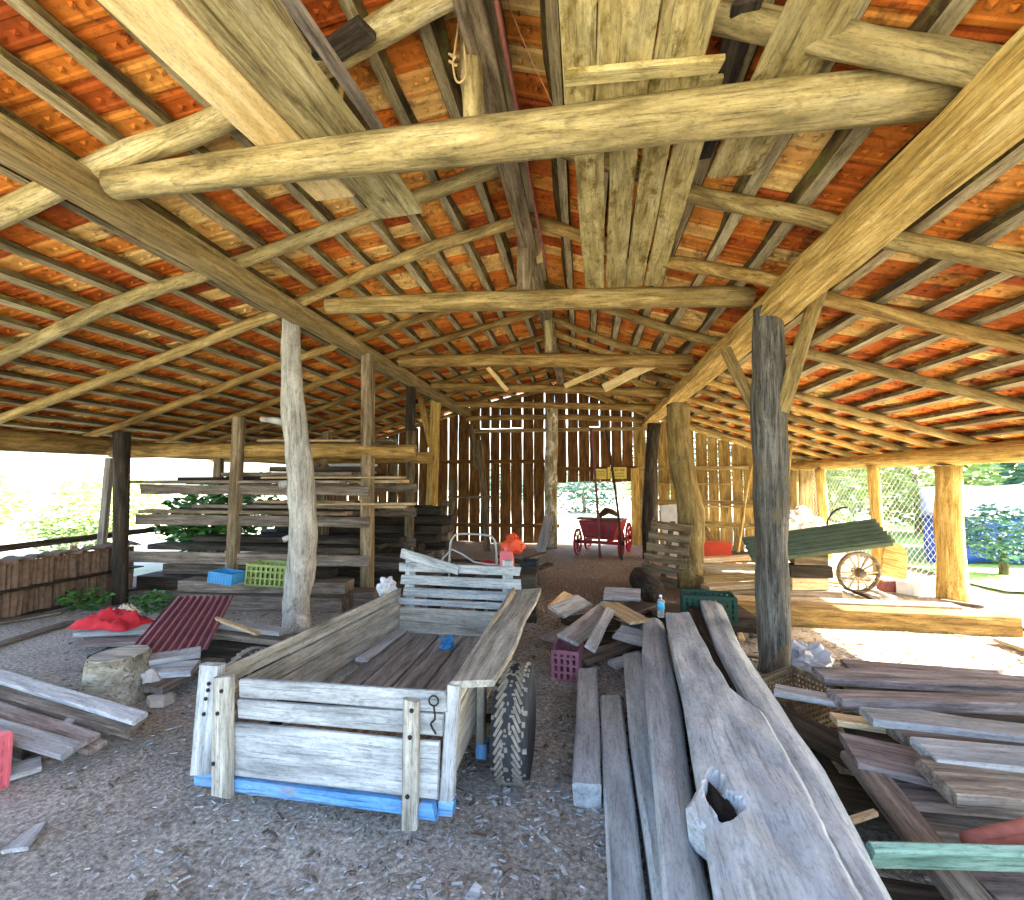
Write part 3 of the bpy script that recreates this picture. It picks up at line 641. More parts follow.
more = [(-5.9, -3.4, 6.25, 1.64, .24, .06, 'dark', 'dark plank lying on the grey front plank of the top shelf'), (-5.2, -3.2, 6.25, 1.71, .22, .06, 'browng', 'grey-brown plank stacked third on the top shelf'), (-4.6, -3.0, 6.5, 1.79, .25, .07, 'dark', 'short dark plank uppermost of the stack on the top shelf'),
 (-5.7, -3.0, 7.0, 1.68, .3, .1, 'dark', 'thick dark plank behind the tan plank on the top shelf'), (-5.6, -3.0, 6.2, 1.25, .24, .05, 'browng', 'grey-brown plank stacked second on the middle shelf'), (-5.0, -2.8, 6.6, 1.27, .3, .06, 'dark', 'dark plank stacked behind on the middle shelf'),
 (-4.6, -3.1, 6.15, 1.32, .2, .04, 'post', 'brown plank stacked third on the middle shelf'), (-6.2, -3.0, 6.15, .67, .3, .07, 'dark', 'dark plank at the front of the lowest shelf of the rack'), (-5.8, -3.1, 6.5, .75, .3, .08, 'dark', 'dark plank stacked second on the lowest shelf')]
for x0, x1, Y, z, wd, t_, m, lb in more: board('plank', (x0, Y-.02, z), (x1, Y+.03, z), wd, t_, m, label=lb, cat='plank', group='planks stored on the rack')
# blue container and lime crate
def vcrate(L, W, H, t=.012, rows=3, cols=8, solid=.35):
    out = [vbox((0, 0, t/2), (L, W, t))]
    for k in range(rows+1):
        z = t+(H-t)*k/rows; hh = H*.07 if k < rows else H*.12; z = min(z, H-hh/2)
        for s in (-1, 1): out += [vbox((0, s*(W/2-t/2), z), (L, t, hh)), vbox((s*(L/2-t/2), 0, z), (t, W-2*t, hh))]
    for s in (-1, 1):
        for i in range(cols+1): x = -L/2+.012+(L-.024)*i/cols; out.append(vbox((x, s*(W/2-t/2), H/2), (L/cols*solid, t*.9, H-.01)))
        nc = max(3, int(cols*W/L))
        for i in range(nc+1): y_ = -W/2+.012+(W-.024)*i/nc; out.append(vbox((s*(L/2-t/2), y_, H/2), (t*.9, W/nc*solid, H-.01)))
    return join(*out)
mk('plastic_crate', vcrate(.5, .32, .26), 'lime', Matrix.Translation(gz(265, 586, .34)+V((0, .12, 0))) @ RZ(.12) @ RY(.06), label='dusty yellow-green plastic crate under the low rail of the rack', cat='crate')
mk('plastic_crate', vcrate(.3, .24, .13, solid=.8), 'bluec', Matrix.Translation(gz(226, 582, .41)) @ RZ(.05) @ RY(.12), label='light blue plastic crate beside the yellow-green crate under the rack', cat='crate')
mk('storage_box', join(vbox((0, 0, .09), (.62, .3, .18)), vbox((0, 0, .19), (.64, .32, .02))), 'sheet', Matrix.Translation(gy(353, 477, 6.8)) @ RZ(.03), label='pale blue-grey box on the top shelf of the rack', cat='box')

# ------------------------------------------------------------------ trailer
LX0, LX1, TY0, TY1 = -1.79, -.63, 2.15, 4.15
tr = empty('trailer', (-1.2, 3.0, 0), 'old whitewashed wooden trailer with slatted headboard and blue-painted sill', 'trailer')
def tb(name, a, b_, wd, t_, mat, up=(0, 1, 0), label=None, parent=None, **k): return board(name, a, b_, wd, t_, mat, up=up, parent=parent or tr, label=label, **k)
YL, YR = 2.2, 2.1
gTL, gTR, gBL, gBR = gy(219, 677, YL), gy(447, 691, YR), gy(205, 787, YL), gy(440, 818, YR)
gn = (gTR-gTL).cross(V((0, 0, 1))).normalized()                    # towards the camera
def gp(u, v_, o=0): return (gTL*(1-u)+gTR*u)*(1-v_)+(gBL*(1-u)+gBR*u)*v_+gn*o
def gb_(name, u0, u1, v0, v1, t_, mat, o=0, label=None, **k):
    a, b_ = gp(u0, (v0+v1)/2, o), gp(u1, (v0+v1)/2, o)
    return tb(name, a, b_, (gp(.5, v1)-gp(.5, v0)).length, t_, mat, up=gn, label=label, **k)
GH = (gBL-gTL).length
gb_('sill', .11, .87, .885, 1.0, .07, 'blue', -.02, 'blue-painted sill beam')
gb_('tailgate_board', .1, .985, .40, .855, .028, 'white', 0, 'wide lower tailgate board')
gb_('tailgate_board', .12, .99, .185, .355, .028, 'white', 0)
gb_('tailgate_board', .12, 1.0, .0, .165, .028, 'white', 0)
def gu(name, u0, u1, v0, v1, wd, t_, mat, o, label=None): return tb(name, gp(u0, v0, o), gp(u1, v1, o), wd, t_, mat, up=gn, label=label)
gu('batten', .05, .11, -.03, 1.0, .11, .035, 'whiteb', .034, 'bolted upright at the left end of the tailgate')
gu('corner_post', -.055, -.03, -.1, .9, .12, .05, 'white', -.02)
gb_('sill_block', -.06, .06, .89, 1.0, .05, 'blue', -.02, 'blue-painted block at the left corner', seg=3)
gu('batten', .875, .9, .06, 1.06, .075, .035, 'whiteb', .034, 'bolted upright at the right end of the tailgate')
gu('corner_post', 1.02, 1.015, -.03, .9, .06, .05, 'white', -.03)
gb_('sill_block', .925, .985, .87, 1.0, .04, 'blue', .01, 'blue-painted block at the right corner', seg=3)
gb_('sill_block', .995, 1.045, .87, .99, .04, 'blue', -.02, 'small blue-painted block under the right corner post', seg=3)
for u, v_ in ((.06, .08), (.055, .28), (.065, .72), (-.04, .06), (-.045, .2), (-.045, .34), (-.04, .12), (.885, .13), (.885, .34), (.89, .8)):
    p_ = gp(u, v_, .051 if u > 0 else .006)
    mk('bolt', vlathe([(.010, 0), (.010, .006), (.006, .009)], 8), 'iron', Matrix.Translation(p_) @ gn.to_track_quat('Z', 'Y').to_matrix().to_4x4(), tr, True)
mk('chain_hook', join(vtube([V((.022*math.cos(a), 0, .022*math.sin(a))) for a in [q*.65 for q in range(11)]], .004, 6), vtube([(0, 0, -.02), (.01, -.01, -.07), (-.012, 0, -.1), (.012, 0, -.14)], .005, 6, sub=3)), 'iron', Matrix.Translation(gp(.96, .06, .03)), tr, True)
# headboard rows from far end
Yh = TY1
hx0, hx1 = gy(400, 600, Yh).x, gy(521, 575, Yh).x
def hz(y_): return gy(460, y_, Yh).z
for k, (ya, yb_, x0, x1, m) in enumerate([(609, 636, hx0, hx1-.12, 'whiteb'), (599, 607, hx0, hx1-.1, 'white'), (588, 599, hx0+.05, hx1-.05, 'white'), (575, 587, hx0+.02, hx1, 'white'), (563, 574, hx0, hx1, 'white')]):
    zc = (hz(ya)+hz(yb_))/2; tb('headboard_slat' if k else 'headboard_board', (x0, Yh-(.03 if k else .01), zc+.006), (x1, Yh-(.03 if k else .01), zc-.006), (hz(ya)-hz(yb_))*(.8 if k else .95), .022, m, label=None if k else 'wide lowest headboard board')
tb('headboard_slat', gy(401, 553, Yh-.06), gy(458, 570, Yh-.06), .085, .022, 'white', label='loose slat slanting down across the top of the headboard')
for x in (hx0+.09, hx1-.12): tb('headboard_upright', (x, Yh+.012, .2), (x, Yh+.012, hz(560)+.01), .09, .04, 'white')
# sides
sl0, sl1 = gTL+V((-.02, .02, .03)), V((hx0-.005, Yh, hz(590)))
for k, (dz, wd) in enumerate(((0, .09), (-.115, .1), (-.29, .22))):
    tb('side_board', sl0+V((-.01*k, 0, dz-.05)), sl1+V((0, 0, dz*.95-.05)), wd, .026, 'whiteb', up=(1, 0, 0), seg=12)
sr0, sr1 = gTR+V((-.0, .04, -.01)), V((hx1-.06, Yh, hz(585)))
for k, (dz, wd) in enumerate(((-.06, .13), (-.28, .26))):
    tb('side_board', sr0+V((0, 0, dz)), sr1+V((0, 0, dz)), wd, .026, 'whiteb', up=(1, 0, 0), seg=12)
for f_, z0 in ((.25, .14), (.72, .18)):
    p_ = sr0*(1-f_)+sr1*f_
    tb('stake', V((p_.x+.04, p_.y, z0)), V((p_.x+.04, p_.y, p_.z-.03)), .08, .045, 'whiteb', up=(1, 0, 0))
p_ = sr0*.75+sr1*.25
tb('stake_shoe', V((p_.x+.045, p_.y, .1)), V((p_.x+.045, p_.y, .17)), .09, .06, 'blue', up=(1, 0, 0), seg=3, label='blue-painted shoe of the side stake')
tb('capping_plank', gz(474, 684, .70), gz(529, 591, .715), .2, .03, 'whiteb', up=(-.12, 0, 1), label='wide ragged plank laid along the top of the right side', wav=.025, seg=14)
# bed
BX0, BX1 = hx0+.0, gTR.x-.03
xs = [BX0+(BX1-BX0)*q for q in (0, .17, .38, .6, .82, 1)]
for a, b_ in zip(xs, xs[1:]):
    tb('bed_plank', ((a+b_)/2, 2.25, .235), ((a+b_)/2, TY1-.02, .235), b_-a-.012, .03, 'bed', up=(0, 0, 1), seg=8)
for Y in (2.4, 3.0, 3.85): tb('cross_bearer', (BX0+.02, Y, .18), (BX1-.02, Y, .18), .1, .08, 'browng', up=(0, 0, 1))
# axle and wheels
WY = 2.66
for sx_ in (1, -1):
    wx = gy(515, 720, 2.66).x if sx_ > 0 else -1.98
    ty = vlathe([(.17, -.08), (.23, -.095), (.27, -.088), (.287, -.06), (.292, 0), (.287, .06), (.27, .088), (.23, .095), (.17, .08)], 36); nf = len(ty[1]); tv = [ty]
    for q in range(44):
        a = 2*math.pi*q/44
        for s in (-1, 1): tv.append(xf(vbox((0, 0, 0), (.014, .08, .016)), RZ(a+s*.03) @ T(.287, 0, s*.045) @ RX(s*.5) @ RY(math.pi/2)))
    for q in range(260):
        a, z_ = random.uniform(0, 6.29), random.uniform(-.08, .085); tv.append(xf(vbox((0, 0, 0), (.012, random.uniform(.008, .03), random.uniform(.008, .03))), RZ(a) @ T(.29-.05*abs(z_)/.09*.4, 0, z_)))
    ty = join(*tv); mk('tyre', ty, ['rubber', 'mud'], T(wx, WY, .29) @ RY(math.pi/2), tr, False, midx=[0]*nf+[1]*(len(ty[1])-nf), label='black tyre caked with grey mud')
    mk('rim', vlathe([(.02, -.04), (.06, -.05), (.1, -.02), (.14, -.015), (.168, -.07), (.175, -.075), (.175, .075), (.168, .07), (.14, .03), (.1, .04), (.06, .06), (.02, .06)], 28), 'rim', T(wx, WY, .29) @ RY(math.pi/2), tr, True, label='blue wheel rim')
tube('axle', [(-1.98, WY, .29), (-.4, WY, .29)], .025, 'iron', tr)
tb('drawbar', (-1.2, 3.9, .2), (-1.2, 5.0, .22), .09, .08, 'browng', up=(0, 0, 1))
board('board', gz(361, 660, .275), gz(402, 631, .275), .1, .03, 'grey', label='loose grey board lying along the left side of the trailer bed', cat='board')
mk('plastic_bag', vcrumple(.075, .06, .05, 3, .8), 'bluec', Matrix.Translation(gz(447, 643, .285)), label='crumpled blue plastic wrapper on the trailer bed', cat='bag')
mk('plastic_bag', vcrumple(.1, .09, .1, 8, .7), 'sheet', Matrix.Translation(gy(387, 588, 4.45)), label='crumpled white plastic bag at the far left corner of the trailer', cat='bag')

# ------------------------------------------------------------------ timber stack on the right
def timber(a, b_, wd, t_, mat, label, up=(0, 0, 1), cat='timber', **k): return board('timber', a, b_, wd, t_, mat, up=up, label=label, cat=cat, jag=.012, **k)
def slabpx(rows, z1, th, mat, label, hole=None, bev=0, nj=12, rough=.012, name='timber', sub=3):
    """a sawn timber from the traced left and right edges of its top face at height z1"""
    R = []
    for (ya, a0, a1), (yb_, b0, b1) in zip(rows, rows[1:]):
        for q in range(sub): t = q/sub; R.append((ya+(yb_-ya)*t, a0+(b0-a0)*t, a1+(b1-a1)*t))
    R.append(rows[-1]); v, f = [], []; n = len(R)-1; W_ = nj+1
    bot = []
    for (py, xl, xr) in R:
        a, b_ = gz(xl, py, z1), gz(xr, py, z1)
        for j in range(W_):
            u = j/nj; p = a*(1-u)+b_*u; e = min(u, 1-u)
            dz = rough*noise.noise(V((p.x*9, p.y*4, z1*9)))+rough*.25*noise.noise(V((p.x*14, p.y*9, 1)))-(.012 if e == 0 else 0)-bev*max(0, (u-.62)/.38)
            if hole:
                dd = math.hypot((p.x-hole[0].x)/hole[1]+.5*noise.noise(p*11), (p.y-hole[0].y)/hole[2]+.4*noise.noise(p*13+V((5, 0, 0))))
                if dd < 1: dz -= .12*(1-dd**3)
            v.append(p+V((.006*noise.noise(V((p.y*14, u*3, 5))), 0, dz)))
        bot += [a+V((.01, 0, -th)), b_+V((0, 0, -th))]
    nt_ = len(v); v += bot
    for i in range(n):
        for j in range(nj): p = i*W_+j; f.append((p, p+1, p+W_+1, p+W_))
        a = i*W_; q = nt_+2*i; f += [(a, a+W_, q+2, q), (a+nj, q+1, q+3, a+W_+nj), (q, q+2, q+3, q+1)]
    f += [tuple([nt_, nt_+1]+list(range(nj, -1, -1))), tuple([nt_+2*n+1, nt_+2*n]+list(range(n*W_, n*W_+W_)))]
    a, b_ = (v[0]+v[nj])/2, (v[n*W_]+v[n*W_+nj])/2
    Mx = Matrix.Translation((a+b_)/2) @ frame(b_-a); I = Mx.inverted()
    return mk(name, ([I @ p for p in v], [q[::-1] for q in f]), mat, Mx, label=label, cat='timber')
slabpx([(668, 578, 597), (730, 575, 600), (783, 572, 601)], .12, .12, 'greyb', 'short cracked grey timber on the ground left of the stack')
slabpx([(695, 600, 621), (780, 603, 632), (900, 608, 646), (960, 611, 656)], .1, .1, 'greyb', 'longer flat grey plank on the ground beside the short cracked timber')
slabpx([(653, 623, 641), (720, 628, 655), (800, 640, 668), (900, 655, 690), (960, 664, 704)], .2, .2, 'greyb', 'blue-grey beam along the left flank of the stack, with its far end lower', nj=8)
slabpx([(618, 643, 664), (655, 642, 672), (700, 646, 681), (760, 652, 689), (830, 658, 700), (900, 664, 716), (960, 668, 730)], .35, .3, 'greyb', 'long dusty beam just left of the hollowed slab', bev=.05)
H_ = gz(722, 797, .45)
slab_o = slabpx([(613, 665, 690), (650, 672, 709), (686, 681, 730), (700, 683, 750), (711, 685, 763), (730, 688, 775), (760, 693, 792), (786, 698, 807), (797, 692, 812), (806, 685, 816), (815, 692, 820), (823, 703, 824), (859, 709, 843), (900, 717, 865), (960, 728, 896)], .45, .12, 'greyb', 'broad wavy-edged slab with a rotten dark hollow, on top of the timber stack', hole=(H_, .058, .15), nj=26, rough=.014, sub=6)
mk('rotten_hollow', vcrumple(.05, .05, .05, 2, .5, 3), plain('rotten black wood', '#221f1d', 1, 0, .5, 30), Matrix.Translation(H_+V((0, 0, -.065))) @ Matrix.Diagonal((1.05, 2.7, 1, 1)), slab_o, True, label='dark rotten hollow')
timber(V((.84, 3.9, .16)), V((.55, .9, .16)), .18, .31, 'browng', 'low brown beam underneath the hollowed slab', seg=10)
slabpx([(600, 700, 722), (640, 714, 740), (698, 746, 780), (760, 783, 824), (830, 824, 862), (900, 866, 899), (960, 902, 930)], .42, .4, 'greyb', 'long squared beam along the right side of the timber stack', bev=.03)
slabpx([(606, 688, 698), (650, 708, 716), (690, 733, 741)], .36, .3, 'dark', 'dark purple-grey beam between the slab and the right-hand squared beam', nj=6)

# ------------------------------------------------------------------ board pile on the right
def pb(a, b_, z0, z1, wd, t_, mat, label, roll=0, **k):
    p, q = gz(*a, z0), gz(*b_, z1); d = (q-p).normalized(); u = V((0, -math.sin(roll), math.cos(roll)))
    return board('board', p, q, wd, t_, mat, up=u, label=label, cat='board', jag=.01, **k)
P = 'boards heaped on the right'
pb((818, 676), (1090, 688), .36, .36, .15, .05, 'purple', 'broad brown board at the back top of the right-hand heap', .12)
pb((846, 666), (1010, 678), .235, .235, .13, .04, 'purple', 'pointed board end rearmost behind the broad brown board', .2)
pb((835, 699), (1090, 707), .38, .38, .13, .06, 'purple', 'thick grey board lying in front of the broad brown board')
pb((775, 690), (1060, 742), .34, .36, .13, .035, 'grey', 'long light board slanting down right across the heap')
pb((866, 716), (1090, 741), .41, .41, .15, .04, 'grey', 'pale board lying over the long light board')
pb((834, 719), (960, 738), .36, .34, .1, .035, 'tancut', 'short pale board with sawn end left in the heap')
pb((848, 750), (945, 772), .36, .33, .24, .04, 'purple', 'short purplish plank with broken right end in the heap', .1)
pb((898, 736), (1090, 750), .37, .37, .16, .05, 'browng', 'dark board between two pale boards on the right of the heap')
pb((922, 752), (1090, 768), .42, .42, .15, .05, 'grey', 'grey board with broken left end near the right edge of the heap', .1, endjag=.08)
pb((935, 780), (1090, 792), .38, .38, .22, .06, 'browng', 'thick brown-grey board with chipped end at the right edge of the heap', .15, endjag=.1)
pb((890, 790), (1080, 808), .27, .27, .2, .04, 'purple', 'flat board lower in front of the thick chipped board')
pb((905, 815), (1100, 840), .2, .2, .25, .04, 'browng', 'low broad board in the front of the heap')
pb((856, 756), (974, 905), .34, .24, .13, .045, 'tancut' if 0 else 'browng', 'brown plank lying diagonally over the front of the heap', .0)
board('board', gz(868, 854, .36), gz(1090, 860, .36), .1, .035, 'greenp', up=(0, .9, .45), label='faded green painted board across the front of the heap', cat='board')
pb((975, 884), (1100, 888), .2, .2, .25, .04, 'purple', 'flat board in the lower right corner in front of the green board')
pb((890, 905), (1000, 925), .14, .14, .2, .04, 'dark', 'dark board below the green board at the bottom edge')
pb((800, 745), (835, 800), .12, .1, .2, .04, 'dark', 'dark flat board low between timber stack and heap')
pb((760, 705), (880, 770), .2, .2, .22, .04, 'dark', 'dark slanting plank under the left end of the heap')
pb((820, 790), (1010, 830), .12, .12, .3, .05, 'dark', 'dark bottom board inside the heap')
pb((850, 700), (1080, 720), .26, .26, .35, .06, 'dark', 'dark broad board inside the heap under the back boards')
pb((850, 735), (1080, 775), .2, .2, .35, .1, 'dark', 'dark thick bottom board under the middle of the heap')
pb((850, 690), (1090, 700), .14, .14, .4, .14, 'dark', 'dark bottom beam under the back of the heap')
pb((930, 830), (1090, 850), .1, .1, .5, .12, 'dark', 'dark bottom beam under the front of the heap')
board('board', gz(842, 824, .3), gz(876, 813, .3), .025, .02, 'tancut', label='small pale stick poking out left of the heap', cat='stick')
log('clay_tile', [gz(968, 842, .34), gz(1040, 826, .36)], [.03, .034], 'fbrick', label='reddish broken half-round tile on the right edge of the heap', cat='tile', sub=3)
log('clay_tile', [gz(985, 850, .33), gz(1060, 838, .35)], [.03, .03], 'fbrick', label='reddish broken tile in front of the half-round tile', cat='tile', sub=3)
mk('wicker_crate', vcrate(.42, .36, .22, .012, 6, 14, .3), 'post', Matrix.Translation(gz(797, 716, .04)) @ RZ(.5) @ RY(-.12), label='brown wickerwork crate between the gnarled post and the board heap', cat='crate')
mk('plastic_sack', vcrumple(.2, .16, .14, 5, .7, 4), 'sheet', Matrix.Translation(gz(808, 672)+V((0, 0, .1))), label='crumpled white plastic sack at the foot of the gnarled post', cat='sack')

# ------------------------------------------------------------------ offcut pile, crate, bottle
ofs = [((556, 612), (585, 600), .33, .32, .2, 'grey', (.2, -.5, 1), 'square grey board standing askew at the left of the offcut pile'),
       ((568, 640), (612, 605), .3, .3, .2, 'grey', (.1, -.5, 1), 'broad grey offcut leaning in the middle of the offcut pile'),
       ((590, 648), (610, 610), .33, .38, .09, 'grey', (.5, -.3, 1), 'narrow offcut slanting down to the front of the offcut pile'),
       ((610, 605), (640, 622), .35, .36, .2, 'tancut', (.1, -.5, 1), 'pale offcut at the right of the offcut pile'),
       ((605, 593), (640, 595), .3, .3, .25, 'grey', (0, -.3, 1), 'wide flat offcut at the back of the offcut pile'),
       ((580, 660), (640, 640), .1, .12, .16, 'browng', (0, -.2, 1), 'low brownish offcut at the front of the offcut pile'),
       ((618, 632), (650, 640), .25, .25, .18, 'grey', (.1, -.6, 1), 'short grey offcut near the bottle in the offcut pile'),
       ((560, 650), (600, 668), .05, .05, .1, 'browng', (0, 0, 1), 'thin brown offcut on the ground before the offcut pile'),
       ((612, 665), (640, 655), .12, .14, .1, 'grey', (0, -.2, 1), 'small pale offcut low in front of the offcut pile'),
       ((548, 640), (575, 628), .08, .1, .16, 'grey', (0, -.2, 1), 'low pale offcut behind the plum crate'),
       ((552, 608), (568, 594), .25, .25, .12, 'tancut', (.3, -.4, 1), 'narrow tan offcut at the far left of the offcut pile'),
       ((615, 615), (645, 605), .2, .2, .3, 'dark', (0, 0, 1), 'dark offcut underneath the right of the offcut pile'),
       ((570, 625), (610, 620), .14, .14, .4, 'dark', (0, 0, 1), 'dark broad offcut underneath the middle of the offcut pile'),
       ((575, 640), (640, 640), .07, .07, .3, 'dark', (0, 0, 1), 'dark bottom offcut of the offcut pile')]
for a, b_, z0, z1, wd, m, u, lb in ofs:
    board('offcut', gz(*a, z0), gz(*b_, z1), wd, .03 if m != 'dark' else .07, m, up=u, label=lb, cat='offcut', jag=.012, seg=4, endjag=.03)
def vpcrate(L, W, H):
    out = [vcrate(L, W, H, .014, 4, 7, .45)]
    return join(*out)
pc = gz(565, 682)
mk('plastic_crate', xf(vpcrate(.34, .22, .24), T(0, 0, 0)), 'plum', Matrix.Translation(pc+V((.02, .17, .0))) @ RZ(1.45), label='dusty plum plastic crate on the ground beside the offcut pile', cat='crate')
mk('plastic_crate', vcrate(.5, .3, .24, .014, 4, 9, .6), 'greenc', Matrix.Translation(gz(708, 617, .22)) @ RZ(-.1), label='dark green plastic crate at the far end of the timber stack', cat='crate')
board('beam', (.7, 5.45, .11), (1.75, 5.5, .11), .5, .2, 'dark', label='low dark timber block under the green crate', cat='beam')
bp = V((.585, 4.05, .478)); bp = gz(661, 613, .325); bp = gz(661, 616, .36); bp.z = .352
bt = empty('water_bottle', bp, 'clear water bottle with blue label standing on the far end of the timber stack', 'bottle')
mk('bottle_body', vlathe([(.03, 0), (.033, .005), (.033, .07), (.031, .075), (.033, .08), (.033, .13), (.026, .155), (.012, .172), (.012, .185)], 18), 'clear', Matrix.Translation(bp), bt, True)
mk('bottle_label', vlathe([(.0338, .075), (.0338, .13)], 18), 'label', Matrix.Translation(bp), bt, True)
mk('bottle_cap', vlathe([(.0145, .18), (.0145, .198), (.012, .2)], 14), 'capw', Matrix.Translation(bp), bt, True)

# ------------------------------------------------------------------ left foreground: boards, stump, corrugated sheet, cloth
LB = [((-60, 658), (140, 719), .22, .2, .1, .03, 'grey', (0, -.15, 1), 'long pale board topmost of the left board heap, nearest the stump'),
      ((-60, 676), (134, 730), .15, .13, .1, .05, 'browng', (0, -.15, 1), 'brown edged board just below the topmost pale board on the left'),
      ((-60, 690), (90, 740), .17, .13, .1, .025, 'purple', (0, -.1, 1), 'purplish board in the middle of the left board heap'),
      ((-60, 712), (72, 751), .22, .16, .11, .035, 'grey', (0, -.2, 1), 'grey board nearest the camera in the left board heap'),
      ((-60, 702), (97, 748), .12, .09, .1, .03, 'purple', (0, -.1, 1), 'grey board slipping out of the front of the left board heap'),
      ((56, 730), (92, 706), .13, .12, .07, .02, 'grey', (0, 0, 1), 'short cross board inside the left board heap'),
      ((75, 722), (116, 728), .09, .08, .08, .03, 'grey', (0, 0, 1), 'short pale board end beneath the brown edged board'),
      ((-20, 782), (40, 764), .04, .04, .12, .03, 'grey', (0, -.2, 1), 'pale board on the ground behind the pink crate'),
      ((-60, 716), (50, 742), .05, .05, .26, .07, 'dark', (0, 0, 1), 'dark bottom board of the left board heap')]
for a, b_, z0, z1, wd, t_, m, u, lb in LB: board('board', gz(*a, z0), gz(*b_, z1), wd, t_, m, up=u, label=lb, cat='board')
for a, b_, wd, lb in (((-60, 632), (60, 612), .14, 'flat dirty board on the floor before the clay tile stack'), ((-20, 650), (70, 622), .1, 'narrow flat board on the floor in front of the dirty board')):
    board('board', gz(*a, .03), gz(*b_, .03), wd, .03, 'browng', label=lb, cat='board')
sp = gz(98, 707); st = empty('tree_stump', sp+V((0, .14, 0)), 'sawn tree stump standing beside the left board heap', 'stump'); sc0 = sp+V((0, .14, 0))
R_ = random.Random(4)
def stumpv():
    n = 28; v, f = [], []; rings = [(.23, 0), (.215, .05), (.205, .15), (.195, .25), (.19, .31), (.18, .322)]
    for r, z in rings:
        for j in range(n):
            a = 2*math.pi*j/n; rr = r*(1+.07*noise.noise(V((math.cos(a)*2, math.sin(a)*2, z)))+.035*math.sin(9*a))
            v.append((rr*math.cos(a), rr*math.sin(a), z+(.006*math.cos(a) if z > .2 else 0)))
    for i in range(len(rings)-1):
        for j in range(n): f.append((i*n+j, i*n+(j+1) % n, (i+1)*n+(j+1) % n, (i+1)*n+j))
    return v, f
mk('bark', stumpv(), wood('flaky stump bark', '#6a6453', '#aaa48f', '#d8d5c8', 4, .5, '#837a52', .56, bump=1, crack=.7), Matrix.Translation(sc0), st, True)
mk('cut_face', vlathe([(.178, .0), (.178, .012)], 28), 'whiteb', Matrix.Translation(sc0+V((0, 0, .314))) @ RY(-.03), st, label='pale sawn top face')
def vcorr(L, W, nw, amp, t=.006, sharp=1):
    ns = nw*8; v, f = [], []
    for k, dz in ((0, 0), (1, -t)):
        for i in range(2):
            x = -L/2+L*i
            for j in range(ns+1):
                s = math.sin(2*math.pi*nw*j/ns); s = math.copysign(abs(s)**sharp, s); v.append((x, -W/2+W*j/ns, amp*s+dz))
    m = ns+1
    for j in range(ns):
        f.append((j, j+m, j+m+1, j+1)); f.append((2*m+j, 2*m+j+1, 3*m+j+1, 3*m+j)); f.append((j, j+1, 2*m+j+1, 2*m+j)); f.append((m+j, 3*m+j, 3*m+j+1, m+j+1))
    f += [(0, 2*m, 3*m, m), (ns, m+ns, 3*m+ns, 2*m+ns)]
    return v, f
# maroon sheet leaning on its board pile: top edge far, bottom edge near
A, B, A2, B2 = gy(178, 594, 4.35), gy(232, 598, 4.5), gz(134, 655, .28), gz(200, 648, .28)
ct, cb = (A+B)/2, (A2+B2)/2; xd = (ct-cb); Mx = Matrix.Translation((ct+cb)/2) @ frame(xd, xd.cross(A-B))
mk('corrugated_sheet', vcorr(xd.length, .52, 9, .009), 'maroon', Mx, label='maroon corrugated sheet leaning over boards behind the stump', cat='sheet')
SB = [((134, 662), (200, 652), .25, .12, .04, 'grey', (0, -.3, 1), 'whitish board along the lower edge of the maroon sheet'),
      ((130, 672), (196, 668), .18, .16, .05, 'grey', (0, -.2, 1), 'pale board below the maroon sheet'),
      ((150, 690), (214, 660), .12, .2, .04, 'browng', (0, -.2, 1), 'brown board slanting under the pale boards below the maroon sheet'),
      ((80, 632), (180, 628), .17, .16, .04, 'grey', (0, -.1, 1), 'grey board under the red cloth'),
      ((84, 642), (180, 640), .1, .2, .04, 'purple', (0, 0, 1), 'lower board under the red cloth'),
      ((200, 622), (285, 632), .28, .14, .04, 'grey', (0, 0, 1), 'grey board right of the maroon sheet, top of its heap'),
      ((205, 632), (290, 642), .2, .14, .05, 'browng', (0, 0, 1), 'brownish board beneath the grey one right of the maroon sheet'),
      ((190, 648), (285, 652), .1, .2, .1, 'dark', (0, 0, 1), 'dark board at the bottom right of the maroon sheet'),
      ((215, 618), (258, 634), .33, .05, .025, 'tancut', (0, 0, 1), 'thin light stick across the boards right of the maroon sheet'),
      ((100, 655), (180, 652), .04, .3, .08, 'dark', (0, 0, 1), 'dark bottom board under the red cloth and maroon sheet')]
for a, b_, z, wd, t_, m, u, lb in SB: board('board', gz(*a, z), gz(*b_, z), wd, t_, m, up=u, label=lb, cat='board')
mk('rubble_chunk', (lambda vf: ([V(p)*(1+.4*noise.noise(V(p)*7)) for p in vf[0]], vf[1]))(vlathe([(.01, 0), (.06, .01), (.07, .07), (.04, .13), (.01, .15)], 7)), 'stone', Matrix.Translation(gz(152, 690, .07)), label='pale wedge-shaped concrete chunk right of the stump', cat='rubble')
mk('rubble_chunk', (lambda vf: ([V(p)*(1+.4*noise.noise(V(p)*7+V((3, 1, 2)))) for p in vf[0]], vf[1]))(vlathe([(.02, 0), (.1, .01), (.09, .05), (.03, .07)], 7)), 'stone', Matrix.Translation(gz(165, 703)), label='flat concrete lump on the ground right of the stump', cat='rubble')
